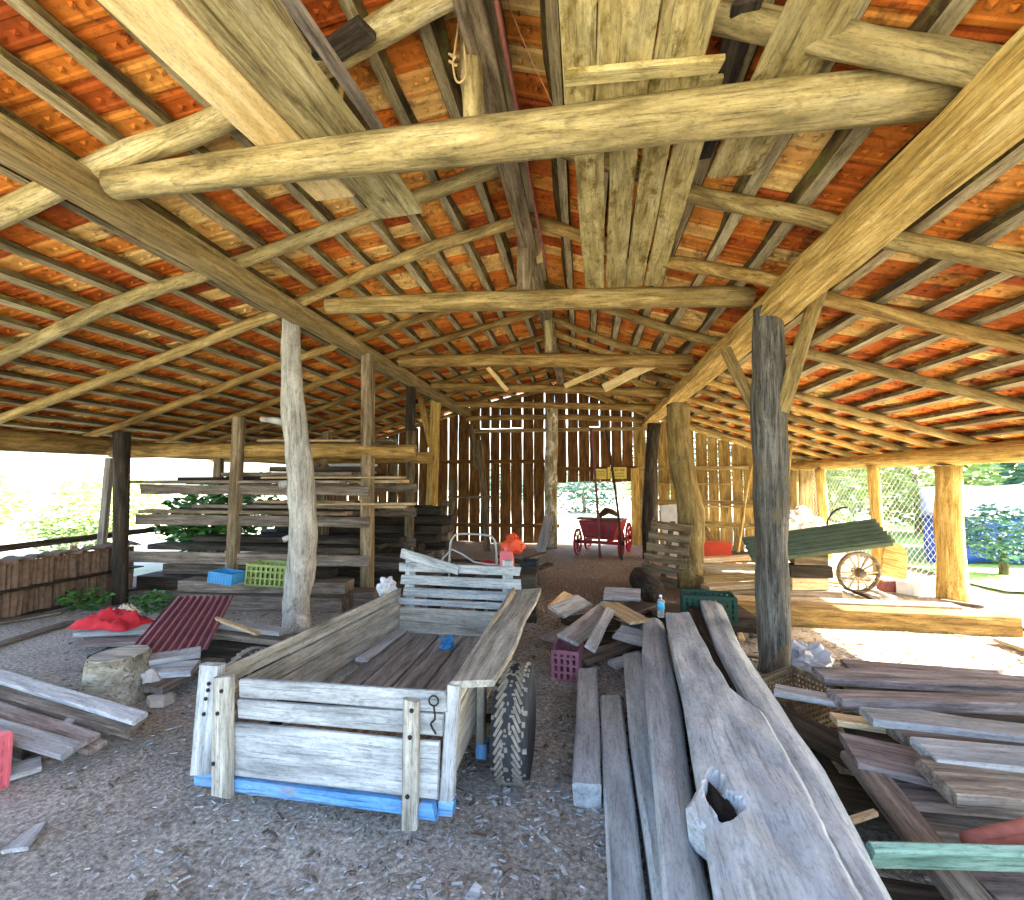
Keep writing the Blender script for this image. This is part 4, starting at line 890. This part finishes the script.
def cloth(cx, cy, z, L, W, H, seed, mat, name, label):
    n, m = 32, 20; v, f = [], []
    for i in range(n+1):
        for j in range(m+1):
            u, q = i/n*2-1, j/m*2-1; e = max(0, 1-u*u)*max(0, 1-q*q)
            v.append((u*L/2*(1+.15*noise.noise(V((q*2, seed, 0)))), q*W/2*(1+.2*noise.noise(V((u*2, seed, 4)))), H*e**.6*(.55+.7*noise.noise(V((u*2.2, q*2.2, seed)))+.6*abs(noise.noise(V((u*5, q*5, seed)))))+.005))
    for i in range(n):
        for j in range(m): a = i*(m+1)+j; f.append((a, a+m+1, a+m+2, a+1))
    o = mk(name, (v, f), mat, T(cx, cy, z), smooth=True, label=label, cat='cloth'); o.modifiers.new('t', 'SOLIDIFY').thickness = .006; return o
p = gz(112, 625, .19); cloth(p.x, p.y, .19, .62, .34, .16, 2, 'redc', 'crumpled_cloth', 'crumpled red cloth lying on grey boards left of the maroon sheet')
p = gz(121, 614, .26); cloth(p.x, p.y+.05, .25, .22, .16, .1, 5, 'whitec', 'crumpled_cloth', 'cream rag lying on the red cloth')
mk('plastic_crate', vcrate(.36, .3, .28, .014, 4, 8, .8), 'pink', Matrix.Translation(gz(-18, 826)+V((-.40, .1, 0))) @ RZ(.05), label='pink plastic crate cut by the left edge of the photo', cat='crate')

# clay tile stack at the left opening
def tile_v():
    v, f = [], []; n = 6
    for k in (0, 1):
        for i in (0, 1):
            for j in range(n+1):
                a = math.pi*(j/n); r = .075-.012*k; v.append((-.15+.3*i, r*math.cos(a), r*math.sin(a)*.6))
    m = n+1
    for j in range(n): f += [(j, j+1, m+j+1, m+j), (2*m+j, 3*m+j, 3*m+j+1, 2*m+j+1), (j, 2*m+j, 2*m+j+1, j+1), (m+j, m+j+1, 3*m+j+1, 3*m+j)]
    f += [(0, m, 3*m, 2*m), (n, 2*m+n, 3*m+n, m+n)]
    return v, f
first = None
for row in range(2):
    for k in range(36):
        Y = 4.3+k*.054; x = -6.75; z = .17+row*.325
        if first is None:
            first = mk('roof_tile', tile_v(), 'brick', group='clay roof tiles stacked on edge', label='weathered clay roof tile stacked on edge by the left opening', cat='tile'); o = first
        else: o = first.copy(); C.objects.link(o)
        o.matrix_world = T(x+random.uniform(-.04, .04), Y, z+random.uniform(-.003, .003)) @ RZ(random.uniform(-.05, .05)) @ RX(math.pi/2+random.uniform(-.06, .06)) @ RZ(math.pi/2)
    board('plank', (-6.72, 4.2, .01 if row == 0 else .331), (-6.72, 6.3, .01 if row == 0 else .331), .3, .018, 'dark', label=['dark plank under the lower row of stacked clay tiles', 'dark plank between the two rows of stacked clay tiles'][row], cat='plank')
for k in range(16):
    o = first.copy(); C.objects.link(o); o['label'] = 'clay roof tile lying loose on top of the tile stack'; o['group'] = 'loose clay tiles on the stack'
    o.matrix_world = T(-6.74+random.uniform(-.06, .06), 4.35+k*.125, .655+random.uniform(0, .012)) @ RZ(random.uniform(-.9, .9)) @ RX(random.uniform(-.12, .12)) @ RY(random.uniform(-.1, .1))
log('rail_pole', [(-7.25, 2.5, .72), (-7.3, 5, .76), (-7.3, 9, .8)], .045, 'dark', label='dark horizontal pole outside along the left opening above the tile stack', cat='pole')
board('rail_post', (-7.32, 4.0, -.05), (-7.32, 4.0, .78), .08, .08, 'dark', up=(0, 1, 0), label='short dark stake holding the outside pole, nearer one', cat='post')
board('rail_post', (-7.36, 8.0, -.05), (-7.36, 8.0, .82), .08, .08, 'dark', up=(0, 1, 0), label='short dark stake holding the outside pole, farther one', cat='post')

# ------------------------------------------------------------------ red cart by the doorway
ctr = V((.45, 10.9, 0)); ca = empty('cart', ctr, 'small red wooden cart with spoked wheels before the doorway', 'cart')
def cpart(name, vf, mat, dx, dy, dz, sm=False, par=None, R=Matrix.Identity(4), **k): return mk(name, vf, mat, Matrix.Translation(ctr) @ RZ(-.28) @ T(dx, dy, dz) @ R, par or ca, sm, **k)
def trap(w0, w1, h, t): return [(-w0/2, -t/2, 0), (w0/2, -t/2, 0), (w1/2, -t/2, h), (-w1/2, -t/2, h), (-w0/2, t/2, 0), (w0/2, t/2, 0), (w1/2, t/2, h), (-w1/2, t/2, h)], [(0, 1, 2, 3), (7, 6, 5, 4), (0, 4, 5, 1), (1, 5, 6, 2), (2, 6, 7, 3), (3, 7, 4, 0)]
cpart('end_panel', trap(.62, .84, .36, .03), 'redp', .0, -.5, .4)
cpart('end_panel', trap(.62, .84, .36, .03), 'redp', .0, .5, .4)
cpart('panel_frame', join(vbox((0, -.02, .06), (.5, .02, .03)), vbox((0, -.02, .3), (.56, .02, .03)), vbox((-.24, -.02, .18), (.03, .02, .24)), vbox((.24, -.02, .18), (.03, .02, .24)), vbox((.08, -.02, .18), (.02, .02, .24))), 'maroon', 0, -.51, .4)
for s in (-1, 1): cpart('side_panel', vbox((0, 0, 0), (.03, 1.0, .38)), 'redp', s*.37, 0, .58, R=RY(s*.3))
cpart('floor_panel', vbox((0, 0, 0), (.6, 1.0, .03)), 'maroon', 0, 0, .41)
cpart('top_board', vboard(.95, .3, .04), 'post', 0, -.4, .8)
for s in (-1, 1): cpart('chassis_beam', vbox((0, 0, 0), (.06, 1.3, .07)), 'redp', s*.25, 0, .35)
for dy in (-.42, .42): cpart('axle', vbox((0, 0, 0), (1.0, .06, .07)), 'redp', 0, dy, .29)
def wheel(dx, dy, r, par, mat_r='redp', n=10):
    Rw = RY(math.pi/2); prof = [(r*.86, -.02), (r*.98, -.022), (r, 0), (r*.98, .022), (r*.86, .02), (r*.86, -.02)]
    q = vlathe(prof, 28); q = (q[0], q[1][:-2])
    w_ = cpart('wheel', q, mat_r, dx, dy, r, True, R=Rw)
    mk('hub', vlathe([(.02, -.07), (.045, -.06), (.05, 0), (.045, .06), (.02, .07)], 12), 'iron', Matrix.Translation(ctr) @ RZ(-.28) @ T(dx, dy, r) @ Rw, w_, True)
    for k in range(n):
        a = 2*math.pi*k/n; mk('spoke', vtube([(.04*math.cos(a), .04*math.sin(a), 0), (r*.88*math.cos(a), r*.88*math.sin(a), 0)], .013, 6), mat_r, Matrix.Translation(ctr) @ RZ(-.28) @ T(dx, dy, r) @ Rw, w_)
for s in (-1, 1):
    wheel(s*.48, -.42, .29, ca); wheel(s*.48, .42, .34, ca)
log('cut_branches', [ctr+V((-.1, -.35, .84)), ctr+V((.08, -.3, .98)), ctr+V((.3, -.25, .86))], [.05, .07, .03], 'bark', label='gnarled root lying on top of the red cart', cat='branch', amp=.5)
log('cart_shaft', [gz(600, 558), gy(597, 500, 10.1), gy(591, 428, 10.1)], .025, 'maroon', label='dark red pole standing upright at the left front of the red cart', cat='pole')
log('cart_shaft', [gz(622, 560), gy(618, 512, 10.1), gy(611, 460, 10.15), gy(606, 430, 10.2)], .025, 'dark', label='dark pole leaning at the right front of the red cart', cat='pole')
# stuff left of the doorway
board('board', gy(540, 552, 10.8), gy(549, 517, 11.2), .22, .03, 'grey', up=(.3, -1, .3), label='pale square board leaning on the back wall left of the doorway', cat='board')
fr = empty('ladder_frame', gz(470, 560), 'rough wooden frame of two uprights and a rung against the back wall', 'frame')
for a, b_ in (((449, 560), (453, 480)), ((488, 560), (480, 440))): board('upright', gy(*a, 10.8), gy(*b_, 11.2), .16, .05, 'post', up=(0, 1, 0), parent=fr)
board('rung', gy(448, 497, 10.95), gy(492, 497, 10.95), .06, .04, 'post', up=(0, 1, 0), parent=fr)
log('brace', [gy(478, 470, 11.3), gy(470, 425, 11.6)], .07, 'post', label='short leaning pole above the ladder frame at the back wall', cat='brace', sub=3)
board('board', gy(437, 558, 10.3), gy(446, 500, 10.9), .14, .03, 'browng', up=(.3, -1, 0), label='grey-brown plank leaning beside the yellow forked post', cat='board')
hp = [((455, 552), (500, 556), .45), ((490, 562), (545, 545), .3), ((500, 548), (540, 560), .5), ((480, 566), (530, 570), .15), ((515, 570), (550, 556), .12)]
for i, (a, b_, z) in enumerate(hp):
    board('scrap_board', gz(a[0], a[1]+8, z*.5), gz(b_[0], b_[1]+8, z*.5+.1), .14, .04, 'browng' if i % 2 else 'dark',
          label=['dark scrap board on the left of the scrap heap by the back wall', 'brown scrap board rising right in the scrap heap by the back wall', 'dark scrap board falling right in the scrap heap by the back wall', 'brown scrap board low before the scrap heap by the back wall', 'dark scrap board at the right foot of the scrap heap by the back wall'][i], cat='board')
# tiller behind the trailer
tp = gz(462, 606); til = empty('tiller', V((-1.6, 5.6, 0)), 'motor tiller with bent silver tube handle behind the trailer', 'machine')
Yt = 5.6
tube('handle_bar', [gy(449, 585, Yt), gy(450, 548, Yt), gy(453, 538, Yt), gy(460, 534, Yt), gy(485, 535, Yt), gy(493, 538, Yt), gy(496, 548, Yt), gy(497, 580, Yt)], .014, 'tube', til, sub=4)
tube('handle_arm', [gy(438, 568, Yt-.1), gy(452, 549, Yt-.1), gy(474, 562, Yt-.1), gy(500, 565, Yt-.1)], .013, 'tube', til, sub=2)
mk('engine', join(vbox((0, 0, .0), (.34, .3, .24)), *[vbox((.18, 0, -.1+.04*k), (.06, .26, .015)) for k in range(6)]), 'iron', Matrix.Translation(V((-1.55, 5.75, .34))), til)
mk('fuel_tank', vlathe([(.02, 0), (.09, .01), (.1, .06), (.08, .11), (.02, .12)], 16), 'redp', Matrix.Translation(gy(487, 566, 5.65)+V((0, 0, -.05))), til, True, label='red fuel tank')
for s in (-1, 1): mk('wheel', vlathe([(.08, -.05), (.19, -.05), (.21, 0), (.19, .05), (.08, .05)], 20), 'rubber', T(-1.55+s*.28, 5.75, .21) @ RY(math.pi/2), til, True)
cp = gy(507, 574, 5.5); cp = V((cp.x, 5.5, .55))
board('beam', (-1.1, 5.6, .27), (-.55, 5.62, .27), .4, .54, 'dark', label='dark block of timber carrying the red canister', cat='beam')
can = empty('canister', cp, 'pale red canister under an orange mesh bag behind the headboard', 'canister')
mk('canister_body', join(vbox((0, 0, .13), (.15, .14, .24)), vbox((0, 0, .27), (.06, .06, .04))), 'pinkw', Matrix.Translation(cp), can)
mk('mesh_bag', vcrumple(.13, .11, .12, 4, .7, 5), 'orange', Matrix.Translation(cp+V((.06, .05, .3))), can, True, label='orange net bag')
mk('plastic_crate', vcrate(.26, .36, .4, .014, 6, 7, .55), 'black', Matrix.Translation(gz(528, 590)+V((0, .2, 0))), label='tall black plastic crate right of the trailer headboard', cat='crate')
# pallet leaning right
pa = empty('pallet', gz(665, 590), 'weathered wooden pallet leaning against the thick yellowish post', 'pallet')
def Pl(u, v_):  # u across 0..1, v up 0..1
    a, b_, c_, d_ = gz(640, 580, .02), gz(684, 588, .02), gy(652, 520, 7.35), gy(692, 526, 7.3)
    return a*(1-u)*(1-v_)+b_*u*(1-v_)+c_*(1-u)*v_+d_*u*v_
nrm = (Pl(1, .5)-Pl(0, .5)).cross(Pl(.5, 1)-Pl(.5, 0)).normalized()
for k in range(6): board('slat', Pl(0, .06+.176*k), Pl(1, .06+.176*k), .125, .022, 'post', up=nrm, parent=pa, seg=5)
for u in (.06, .5, .94): board('runner', Pl(u, 0)-nrm*.05, Pl(u, 1)-nrm*.05, .07, .07, 'post', up=nrm, parent=pa, seg=5)
log('tree_block', [gz(652, 592, .16), gz(640, 578, .2)], [.17, .16], 'dark', label='dark log chunk lying before the foot of the pallet', cat='log', sub=4, amp=.2)

# ------------------------------------------------------------------ right rear: corrugated sheets, wheel, lumber
A, B = gy(750, 551, 6.7), gy(882, 533, 6.5); 
for k in range(2):
    d = (B-A).normalized(); Mx = Matrix.Translation((A+B)/2+V((0, .02*k, .03*k))) @ frame(d, (.1, -.5, .86))
    mk('corrugated_sheet', vcorr((B-A).length+.06*k, .5, 6, .042), 'corr', Mx @ T(.0, .0, 0), label=['lower mossy green corrugated sheet on the right lumber heap', 'upper mossy green corrugated sheet lying right of the gnarled post'][k], cat='sheet')
for k, (a, b_, m, lb) in enumerate([((2.7, 7.0), (3.35, 6.95), 'browng', 'lowest grey board of the props under the corrugated sheets'), ((2.72, 6.95), (3.2, 7.0), 'tancut', 'second board of the props under the corrugated sheets'), ((2.75, 7.0), (3.25, 6.95), 'dark', 'third board of the props under the corrugated sheets'), ((2.8, 6.98), (3.2, 6.95), 'post', 'topmost board of the props under the corrugated sheets')]):
    board('prop_board', V((*a, .08+k*.165)), V((*b_, .08+k*.165)), .22, .155, m, label=lb, cat='board')
p0, p1 = gz(735, 612, .1), gz(1012, 624, .1)
board('timber', p0, p1, .25, .2, 'pole_b', label='long golden-brown squared timber lying on the sawdust at the right', cat='timber', seg=14)
board('timber', p0+V((-.1, .3, .02)), p1+V((-.3, .32, .02)), .2, .18, 'tancut', label='pale timber lying close behind the long golden-brown squared timber', cat='timber', seg=14)
wc = gy(858, 562, 7.5); wr = .3; wc.z = .31
ww = empty('wagon_wheel', (wc.x, wc.y, 0), 'loose spoked wooden wagon wheel standing under the corrugated sheets', 'wheel')
Rw = RX(math.pi/2+.12) @ RY(.1)
q = vlathe([(wr*.88, -.025), (wr, -.025), (wr, .025), (wr*.88, .025), (wr*.88, -.025)], 28)
mk('rim', (q[0], q[1][:-2]), 'post', Matrix.Translation(wc) @ Rw, ww, True)
mk('hub', vlathe([(.03, -.1), (.06, -.08), (.07, 0), (.06, .08), (.03, .1)], 12), 'post', Matrix.Translation(wc) @ Rw, ww, True)
for k in range(12): a = k*math.pi/6; mk('spoke', vtube([(.05*math.cos(a), .05*math.sin(a), 0), (wr*.9*math.cos(a), wr*.9*math.sin(a), 0)], .016, 6), 'tancut', Matrix.Translation(wc) @ Rw, ww)
# rounded yellow board leaning on fence post
v, f = [], []; pr = [(-.17, 0), (.17, 0), (.17, .35)]+[(.17*math.cos(a), .35+.2*math.sin(a)) for a in [math.pi*k/10 for k in range(1, 10)]]+[(-.17, .35)]
n = len(pr); v = [(x, -.03, z) for x, z in pr]+[(x, .03, z) for x, z in pr]; f = [tuple(range(n)), tuple(range(2*n-1, n-1, -1))]+[(i, i+n, (i+1) % n+n, (i+1) % n) for i in range(n)]
mk('rounded_board', (v, f), 'plate_y', Matrix.Translation(gz(893, 577, .1)) @ RX(-.25) @ RY(.25), label='rounded yellow board leaning upright before the chain-link fence', cat='board')
board('box_beam', gz(905, 588, .1), gz(946, 583, .1), .22, .18, 'sack', label='whitewashed block of wood near the foot of the yellow bark post', cat='block')
mk('brick', vbox((0, 0, .08), (.36, .16, .16), .006), 'fbrick', Matrix.Translation(gz(893, 591)) @ RZ(.1), label='red-brown brick block beside the whitewashed block', cat='brick')
for i, (a, b_, z, wd, m, lb) in enumerate([((868, 588), (893, 598), .12, .1, 'sack', 'white board end slanting left of the red-brown block'), ((842, 578), (870, 580), .1, .12, 'post', 'short brown board before the wagon wheel'), ((780, 577), (845, 584), .08, .1, 'tancut', 'long thin pale board on the sawdust left of the wagon wheel'),
     ((845, 588), (880, 602), .05, .04, 'dark', 'thin dark stick on the sawdust before the wagon wheel'), ((940, 600), (985, 607), .03, .08, 'browng', 'grey board stub before the yellow bark post'), ((1000, 640), (1060, 660), .06, .14, 'tancut', 'tan board end at the right edge on the sawdust'), ((985, 618), (1060, 640), .04, .05, 'dark', 'dark stick at the right end of the golden timber'), ((920, 610), (960, 622), .03, .04, 'dark', 'thin dark slat on the sawdust in front of the golden timber')]):
    board('board', gz(*a, z*.3+.02), gz(*b_, z*.3+.02), wd, .035, m, label=lb, cat='board', seg=5)
lum = [((700, 560), (775, 556), .42, .16, 'tancut', 'pale board on top of the lumber stack behind the pallet'), ((698, 566), (780, 568), .34, .25, 'tancut', 'wide pale board second in the lumber stack behind the pallet'),
       ((700, 578), (790, 576), .24, .22, 'pole', 'brown-yellow board in the middle of the lumber stack behind the pallet'), ((705, 588), (770, 584), .16, .2, 'tancut', 'pale board low in the lumber stack behind the pallet'),
       ((700, 592), (790, 592), .08, .4, 'post', 'brown bottom board of the lumber stack behind the pallet'), ((728, 604), (775, 604), .16, .16, 'plate_y', 'squared golden beam end left of the gnarled post'),
       ((700, 556), (770, 557), .3, .5, 'dark', 'dark board at the back of the lumber stack behind the pallet')]
for a, b_, z, wd, m, lb in lum: board('board', gz(*a, z), gz(*b_, z), wd, .07 if wd < .3 else .12, m, label=lb, cat='board', seg=6, jag=.012)
for i, (a, b_) in enumerate([((735, 630), (770, 640)), ((725, 622), (755, 612)), ((745, 655), (780, 660)), ((800, 655), (850, 662)), ((740, 640), (765, 622)), ((735, 618), (742, 640))]):
    board('stick', gz(*a, .04), gz(*b_, .05), .06, .025, 'tancut' if i % 2 else 'browng', seg=4, cat='stick',
          label=['brown splinter left of the gnarled post foot', 'pale splinter beside the far end of the timber stack', 'brown splinter right before the gnarled post foot', 'pale splinter behind the board heap', 'brown splinter crossing others beside the timber stack', 'pale splinter pointing to the camera beside the timber stack'][i])
# orange box, trestle wood, leaning poles
mk('tool_box', join(vbox((0, 0, .12), (.5, .35, .24)), vbox((0, 0, .26), (.52, .37, .04)), vbox((0, -.18, .17), (.12, .02, .04))), 'orange', Matrix.Translation(V((gy(713, 556, 8.0).x, 8.05, .36))), label='orange-red plastic box on the lumber behind the thick post', cat='box')
sh = empty('sawhorse', gz(738, 566), 'rough wooden sawhorse before the right half of the back wall', 'sawhorse')
Ys = 9.3
board('beam', gy(700, 523, Ys), gy(748, 526, Ys), .1, .1, 'pole', up=(0, 1, 0), parent=sh)
for a, b_ in (((703, 526), (728, 566)), ((740, 526), (732, 566)), ((735, 526), (745, 563))): board('leg', gy(*a, Ys), gy(*b_, Ys-.1), .09, .06, 'pole', up=(0, 1, 0), parent=sh)
log('pole', [gy(738, 552, 8.6), gy(747, 490, 8.8), gy(757, 438, 9.2)], .025, 'plate_y', label='tall thin pole leaning beside the gnarled post on its left', cat='pole')
log('pole', [gy(786, 530, 9.6), gy(788, 480, 9.8), gy(792, 440, 10)], .025, 'plate_y', label='thin pole leaning beside the gnarled post on its right', cat='pole')
tube('iron_rod', [gy(825, 540, 10.5), gy(828, 520, 10.5), gy(836, 510, 10.5), gy(848, 507, 10.4)], .02, 'iron', sub=3, label='bent dark iron rod beside the corner post', cat='rod')
board('board', gy(806, 520, 11.5), gy(806, 460, 11.9), .3, .04, 'plate', up=(0, 1, 0), label='wide plank standing on end left of the corner post', cat='board')
board('shutter', gy(676, 571, 8.8), gy(668, 505, 9.2), .3, .03, 'sack', up=(0, 1, 0), label='white louvred shutter behind the pallet', cat='shutter')
for i, (x, y_, s) in enumerate([(785, 520, .3), (800, 515, .28), (812, 524, .3), (793, 533, .33), (806, 540, .33)]):
    p = gy(x, y_, 10.3+.1*i); zz = {0: .75, 1: .8, 2: .7, 3: .35, 4: .2}[i]
    mk('sack', vcrumple(s*.9, s*.9, s*.6, i*3, .5), 'sack', Matrix.Translation(p), 
       label=['white sack at the upper left of the sack heap in the far right corner', 'white sack on top of the sack heap in the far right corner', 'white sack at the right of the sack heap in the far right corner', 'white sack low left in the sack heap in the far right corner', 'white sack at the bottom of the sack heap in the far right corner'][i], cat='sack')
for i, z in enumerate((1.55, 1.0)):
    board('shelf_board', (1.9, 12.3, z), (4.6 if i else 3.6, 12.3, z), .22, .04, 'plate', label=['upper shelf board on the right half of the back wall', 'lower shelf board on the right half of the back wall'][i], cat='shelf')

# chain-link fence
def fencev(y0, y1, h):
    out = []; s = .085
    for sg in (1, -1):
        k = -h
        while k < y1-y0+h:
            a, b_ = (k, 0), (k+h, h)
            t0 = max(0, -a[0]/h if a[0] < 0 else 0); t1 = min(1, (y1-y0-a[0])/h)
            if t1 > t0:
                ya, za, yb, zb = a[0]+h*t0, h*t0, a[0]+h*t1, h*t1
                if sg < 0: ya, yb = (y1-y0)-ya, (y1-y0)-yb
                out.append(vtube([(sg*.004, ya, za), (sg*.004, yb, zb)], .005, 3, caps=False))
            k += s*1.41
    return join(*out)
fe = empty('chain_link_fence', (5.3, 9.8, 0), 'galvanised chain-link fence between the right eave posts', 'fence')
mk('wire_mesh', fencev(7.6, 12.2, 1.85), 'wires', T(5.25, 7.6, .03), fe)
for Y in (7.75, 12.2): tube('fence_post', [(5.25, Y, -.03), (5.25, Y, 1.9)], .025, 'wires', fe)

# ------------------------------------------------------------------ outside
def foliage(n, rx, ry, rz, size, seed, hollow=.35):
    r = random.Random(seed); v, f = [], []
    for _ in range(n):
        while True:
            p = V((r.uniform(-1, 1), r.uniform(-1, 1), r.uniform(-1, 1)))
            if hollow < p.length < 1 and noise.noise(p*2.3+V((seed, 0, 0))) > -.22: break
        c_ = V((p.x*rx, p.y*ry, p.z*rz)); E_ = Matrix.Rotation(r.uniform(0, 6.3), 3, 'Z') @ Matrix.Rotation(r.uniform(-1.2, 1.2), 3, 'X'); s = size*r.uniform(.6, 1.3); k = len(v)
        for q in ((-s*.5, 0, 0), (0, -s*.28, s*.08), (s*.5, 0, 0), (0, s*.28, s*.08)): v.append(c_+E_ @ V(q))
        f += [(k, k+1, k+2), (k, k+2, k+3)]
    return v, f
def tree(name, loc, rx, rz, trunk, size, n, mat, label, cat, seed):
    t = empty(name, loc, label, cat); L = V(loc)
    mk('foliage', foliage(n, rx, rx, rz, size, seed), mat, Matrix.Translation(L+V((0, 0, trunk+rz*.8))), t)
    r0 = .05+rx*.05
    log('trunk', [L+V((0, 0, -.15)), L+V((.05, 0, trunk*.5)), L+V((0, 0, trunk+rz*.8))], [r0, r0*.8, r0*.4], 'post', parent=t)
tree('small_tree', (7.2, 9.5, 0), .6, .52, .28, .1, 1700, 'leafb', 'small round green tree on the lawn before the blue tarpaulin', 'tree', 1)
T_ = [((6.5, 15.5, 0), 1.8, 1.5, .3, 'leafp', 'pale low tree behind the farther half of the chain-link fence'), ((10.5, 22, 0), 2.6, 2.0, .4, 'leafb', 'blue-green low tree far behind the chain-link fence'), ((16.5, 20, 0), 2.4, 2.0, .3, 'leafp', 'pale low tree over the roof of the tarpaulin shelter'), ((10.3, 16.5, 0), 1.9, 1.7, .5, 'leafp', 'pale bushy tree behind the chain-link fence'), ((14.2, 15.5, 0), 1.9, 1.8, .6, 'leafb', 'blue-green tree behind the tarpaulin shelter'), ((19, 16, 0), 2.2, 2.2, .5, 'leafp', 'pale tree at the right edge above the tarpaulin shelter'), ((5, 24, 0), 3, 2.4, 1.2, 'leafb', 'dark tree seen right of the sack heap through the fence'), ((24, 22, 0), 3, 3, 1.5, 'leafb', 'far tree at the right edge behind the other trees')]
for i, (l, rx, rz, tr_, m, lb) in enumerate(T_): tree('tree', l, rx, rz, tr_, .28, 2600, m, lb, 'tree', 10+i)
t = empty('added_shade_tree', (9.8, 1.5, 0), 'broad leafy tree added out of view to the right to shade the board heap', 'tree')  # tree added out of view so its crown shades the board heap
mk('foliage', foliage(7000, 2.6, 3.3, 2.7, .45, 91, .2), 'leafd', T(9.8, 1.5, 3.0), t)
log('trunk', [(9.8, 1.5, -.1), (9.75, 1.55, 1.2), (9.8, 1.5, 3.2)], [.25, .2, .12], 'post', parent=t)
for i, (l, rx, rz, m, lb) in enumerate([((0, 26, 0), 1.9, 1.3, 'leafb', 'blue-green hedge bush seen through the left of the doorway'), ((3.9, 27, 0), 1.9, 1.3, 'leafp', 'pale hedge bush seen through the right of the doorway'), ((-4.2, 27, 0), 1.9, 1.5, 'leafb', 'hedge bush behind the plank gaps left of the doorway'),
      ((-11.5, 9.2, 0), .9, .6, 'leafp', 'yellow-green bush in the field outside the left opening'), ((-16, 14, 0), 1.6, 1.1, 'leafp', 'pale bush in the field left of the leaning plank'), ((-20.5, 13.2, 0), 1.5, 1.0, 'leafp', 'pale bush at the left edge of the field'), ((-7.95, 9.4, 0), .85, .85, 'leafd', 'dark leafy shrub growing outside behind the rack'), ((-8.5, 11.6, 0), .9, 1.0, 'leafd', 'dark leafy shrub growing outside behind the far half of the rack')]):
    tree('bush', l, rx, rz, .1, .22 if l[1] > 12 else .14, 1800, m, lb, 'bush', 40+i)
mk('leafy_shrub', foliage(900, .75, .5, .5, .15, 77, 0), 'leafd', T(-6.15, 6.85, .95), label='dark large-leaved plant growing up through the left end of the rack', cat='plant')
for i, (x, Y, s, lb) in enumerate([(-6.2, 5.15, .22, 'low green weeds at the foot of the dark round post'), (-5.3, 5.2, .2, 'low green weeds between the dark round post and the rack')]):
    mk('weeds', foliage(260, s*1.6, s, s*.7, .07, 70+i, 0), 'leafd', T(x, Y, s*.6), label=lb, cat='plant', kind='stuff')
sh = empty('tarpaulin_shelter', (10.2, 11.5, 0), 'low shelter of blue tarpaulin with a grey-white sheet roof on the lawn', 'shelter')
def quadstrip(p, nx, ny, amp, seed):
    a, b_, c_, d_ = [V(q) for q in p]; v, f = [], []
    for j in range(ny+1):
        for i in range(nx+1):
            u, q = i/nx, j/ny; P_ = a*(1-u)*(1-q)+b_*u*(1-q)+c_*u*q+d_*(1-u)*q
            v.append(P_+V((noise.noise(P_*1.5+V((seed, 0, 0))), noise.noise(P_*1.5+V((0, seed, 0))), noise.noise(P_*1.2)))*amp)
    for j in range(ny):
        for i in range(nx): k = j*(nx+1)+i; f.append((k, k+1, k+nx+2, k+nx+1))
    return v, f
o = mk('tarpaulin_wall', join(quadstrip([(6.75, 10.6, 0), (13.5, 10.4, 0), (13.5, 10.4, .95), (6.75, 10.6, .95)], 30, 8, .12, 1), quadstrip([(8.6, 13.2, 0), (6.75, 10.6, 0), (6.75, 10.6, .95), (8.6, 13.2, 1.3)], 14, 8, .1, 5)), 'tarp', None, sh, True); o.modifiers.new('t', 'SOLIDIFY').thickness = .01
o = mk('sheet_roof', quadstrip([(6.6, 10.4, .95), (13.7, 10.2, .95), (13.7, 13.0, 1.5), (8.4, 13.3, 1.5)], 24, 8, .12, 8), 'roofs', None, sh, True); o.modifiers.new('t', 'SOLIDIFY').thickness = .01
for x in (7.1, 10.2, 13.3): board('shelter_post', (x, 11.0, -.05), (x, 11.0, .98), .08, .08, 'post', up=(0, 1, 0), parent=sh, seg=3)

# ------------------------------------------------------------------ chips and litter on the floor
def chips(n, seed):
    r = random.Random(seed); out_v, out_f, mi = [], [], []
    k = 0
    while k < n:
        d = r.random()**.7*6+.9 if r.random() < .8 else r.uniform(6, 10); a = r.uniform(-.95, .95); x, y_ = d*math.tan(a)*.9, d*1.0
        if not (-6.3 < x < 4.7): continue
        L = r.uniform(.01, .045)*(2 if r.random() < .06 else 1); w_ = L*r.uniform(.12, .45); t_ = r.uniform(.002, .008)
        Mx = T(x, y_, .008+.012*(noise.noise(V((x*1.1, y_*1.1, 3)))+.5*noise.noise(V((x*4, y_*4, 9))))+t_*.3) @ RZ(r.uniform(0, 6.3)) @ RY(r.uniform(-.2, .2)) @ RX(r.uniform(-.3, .3))
        vf = xf(vbox((0, 0, 0), (L, w_, t_)), Mx); m = len(out_v); out_v += vf[0]; out_f += [tuple(i+m for i in q) for q in vf[1]]; mi += [2 if (x > 1.7 and y_ > 4.6) else (0 if r.random() < .6 else 1)]*len(vf[1]); k += 1
    return out_v, out_f, mi
v, f, mi = chips(15000, 5)
mk('wood_chips', (v, f), ['grey', 'browng', 'tancut'], label='loose wood chips and splinters scattered over the dirt floor', cat='debris', kind='stuff', midx=mi)
bits = [((15, 850), (40, 825), .1, 'grey', 'pale bark strip on the floor in the lower left corner'), ((560, 668), (546, 650), .02, 'tancut', 'thin pale splinter on the floor right of the tyre')]
for a, b_, wd, m, lb in bits: board('splinter', gz(*a, .02), gz(*b_, .02), wd, .018, m, label=lb, cat='splinter', seg=4, taper=.5)
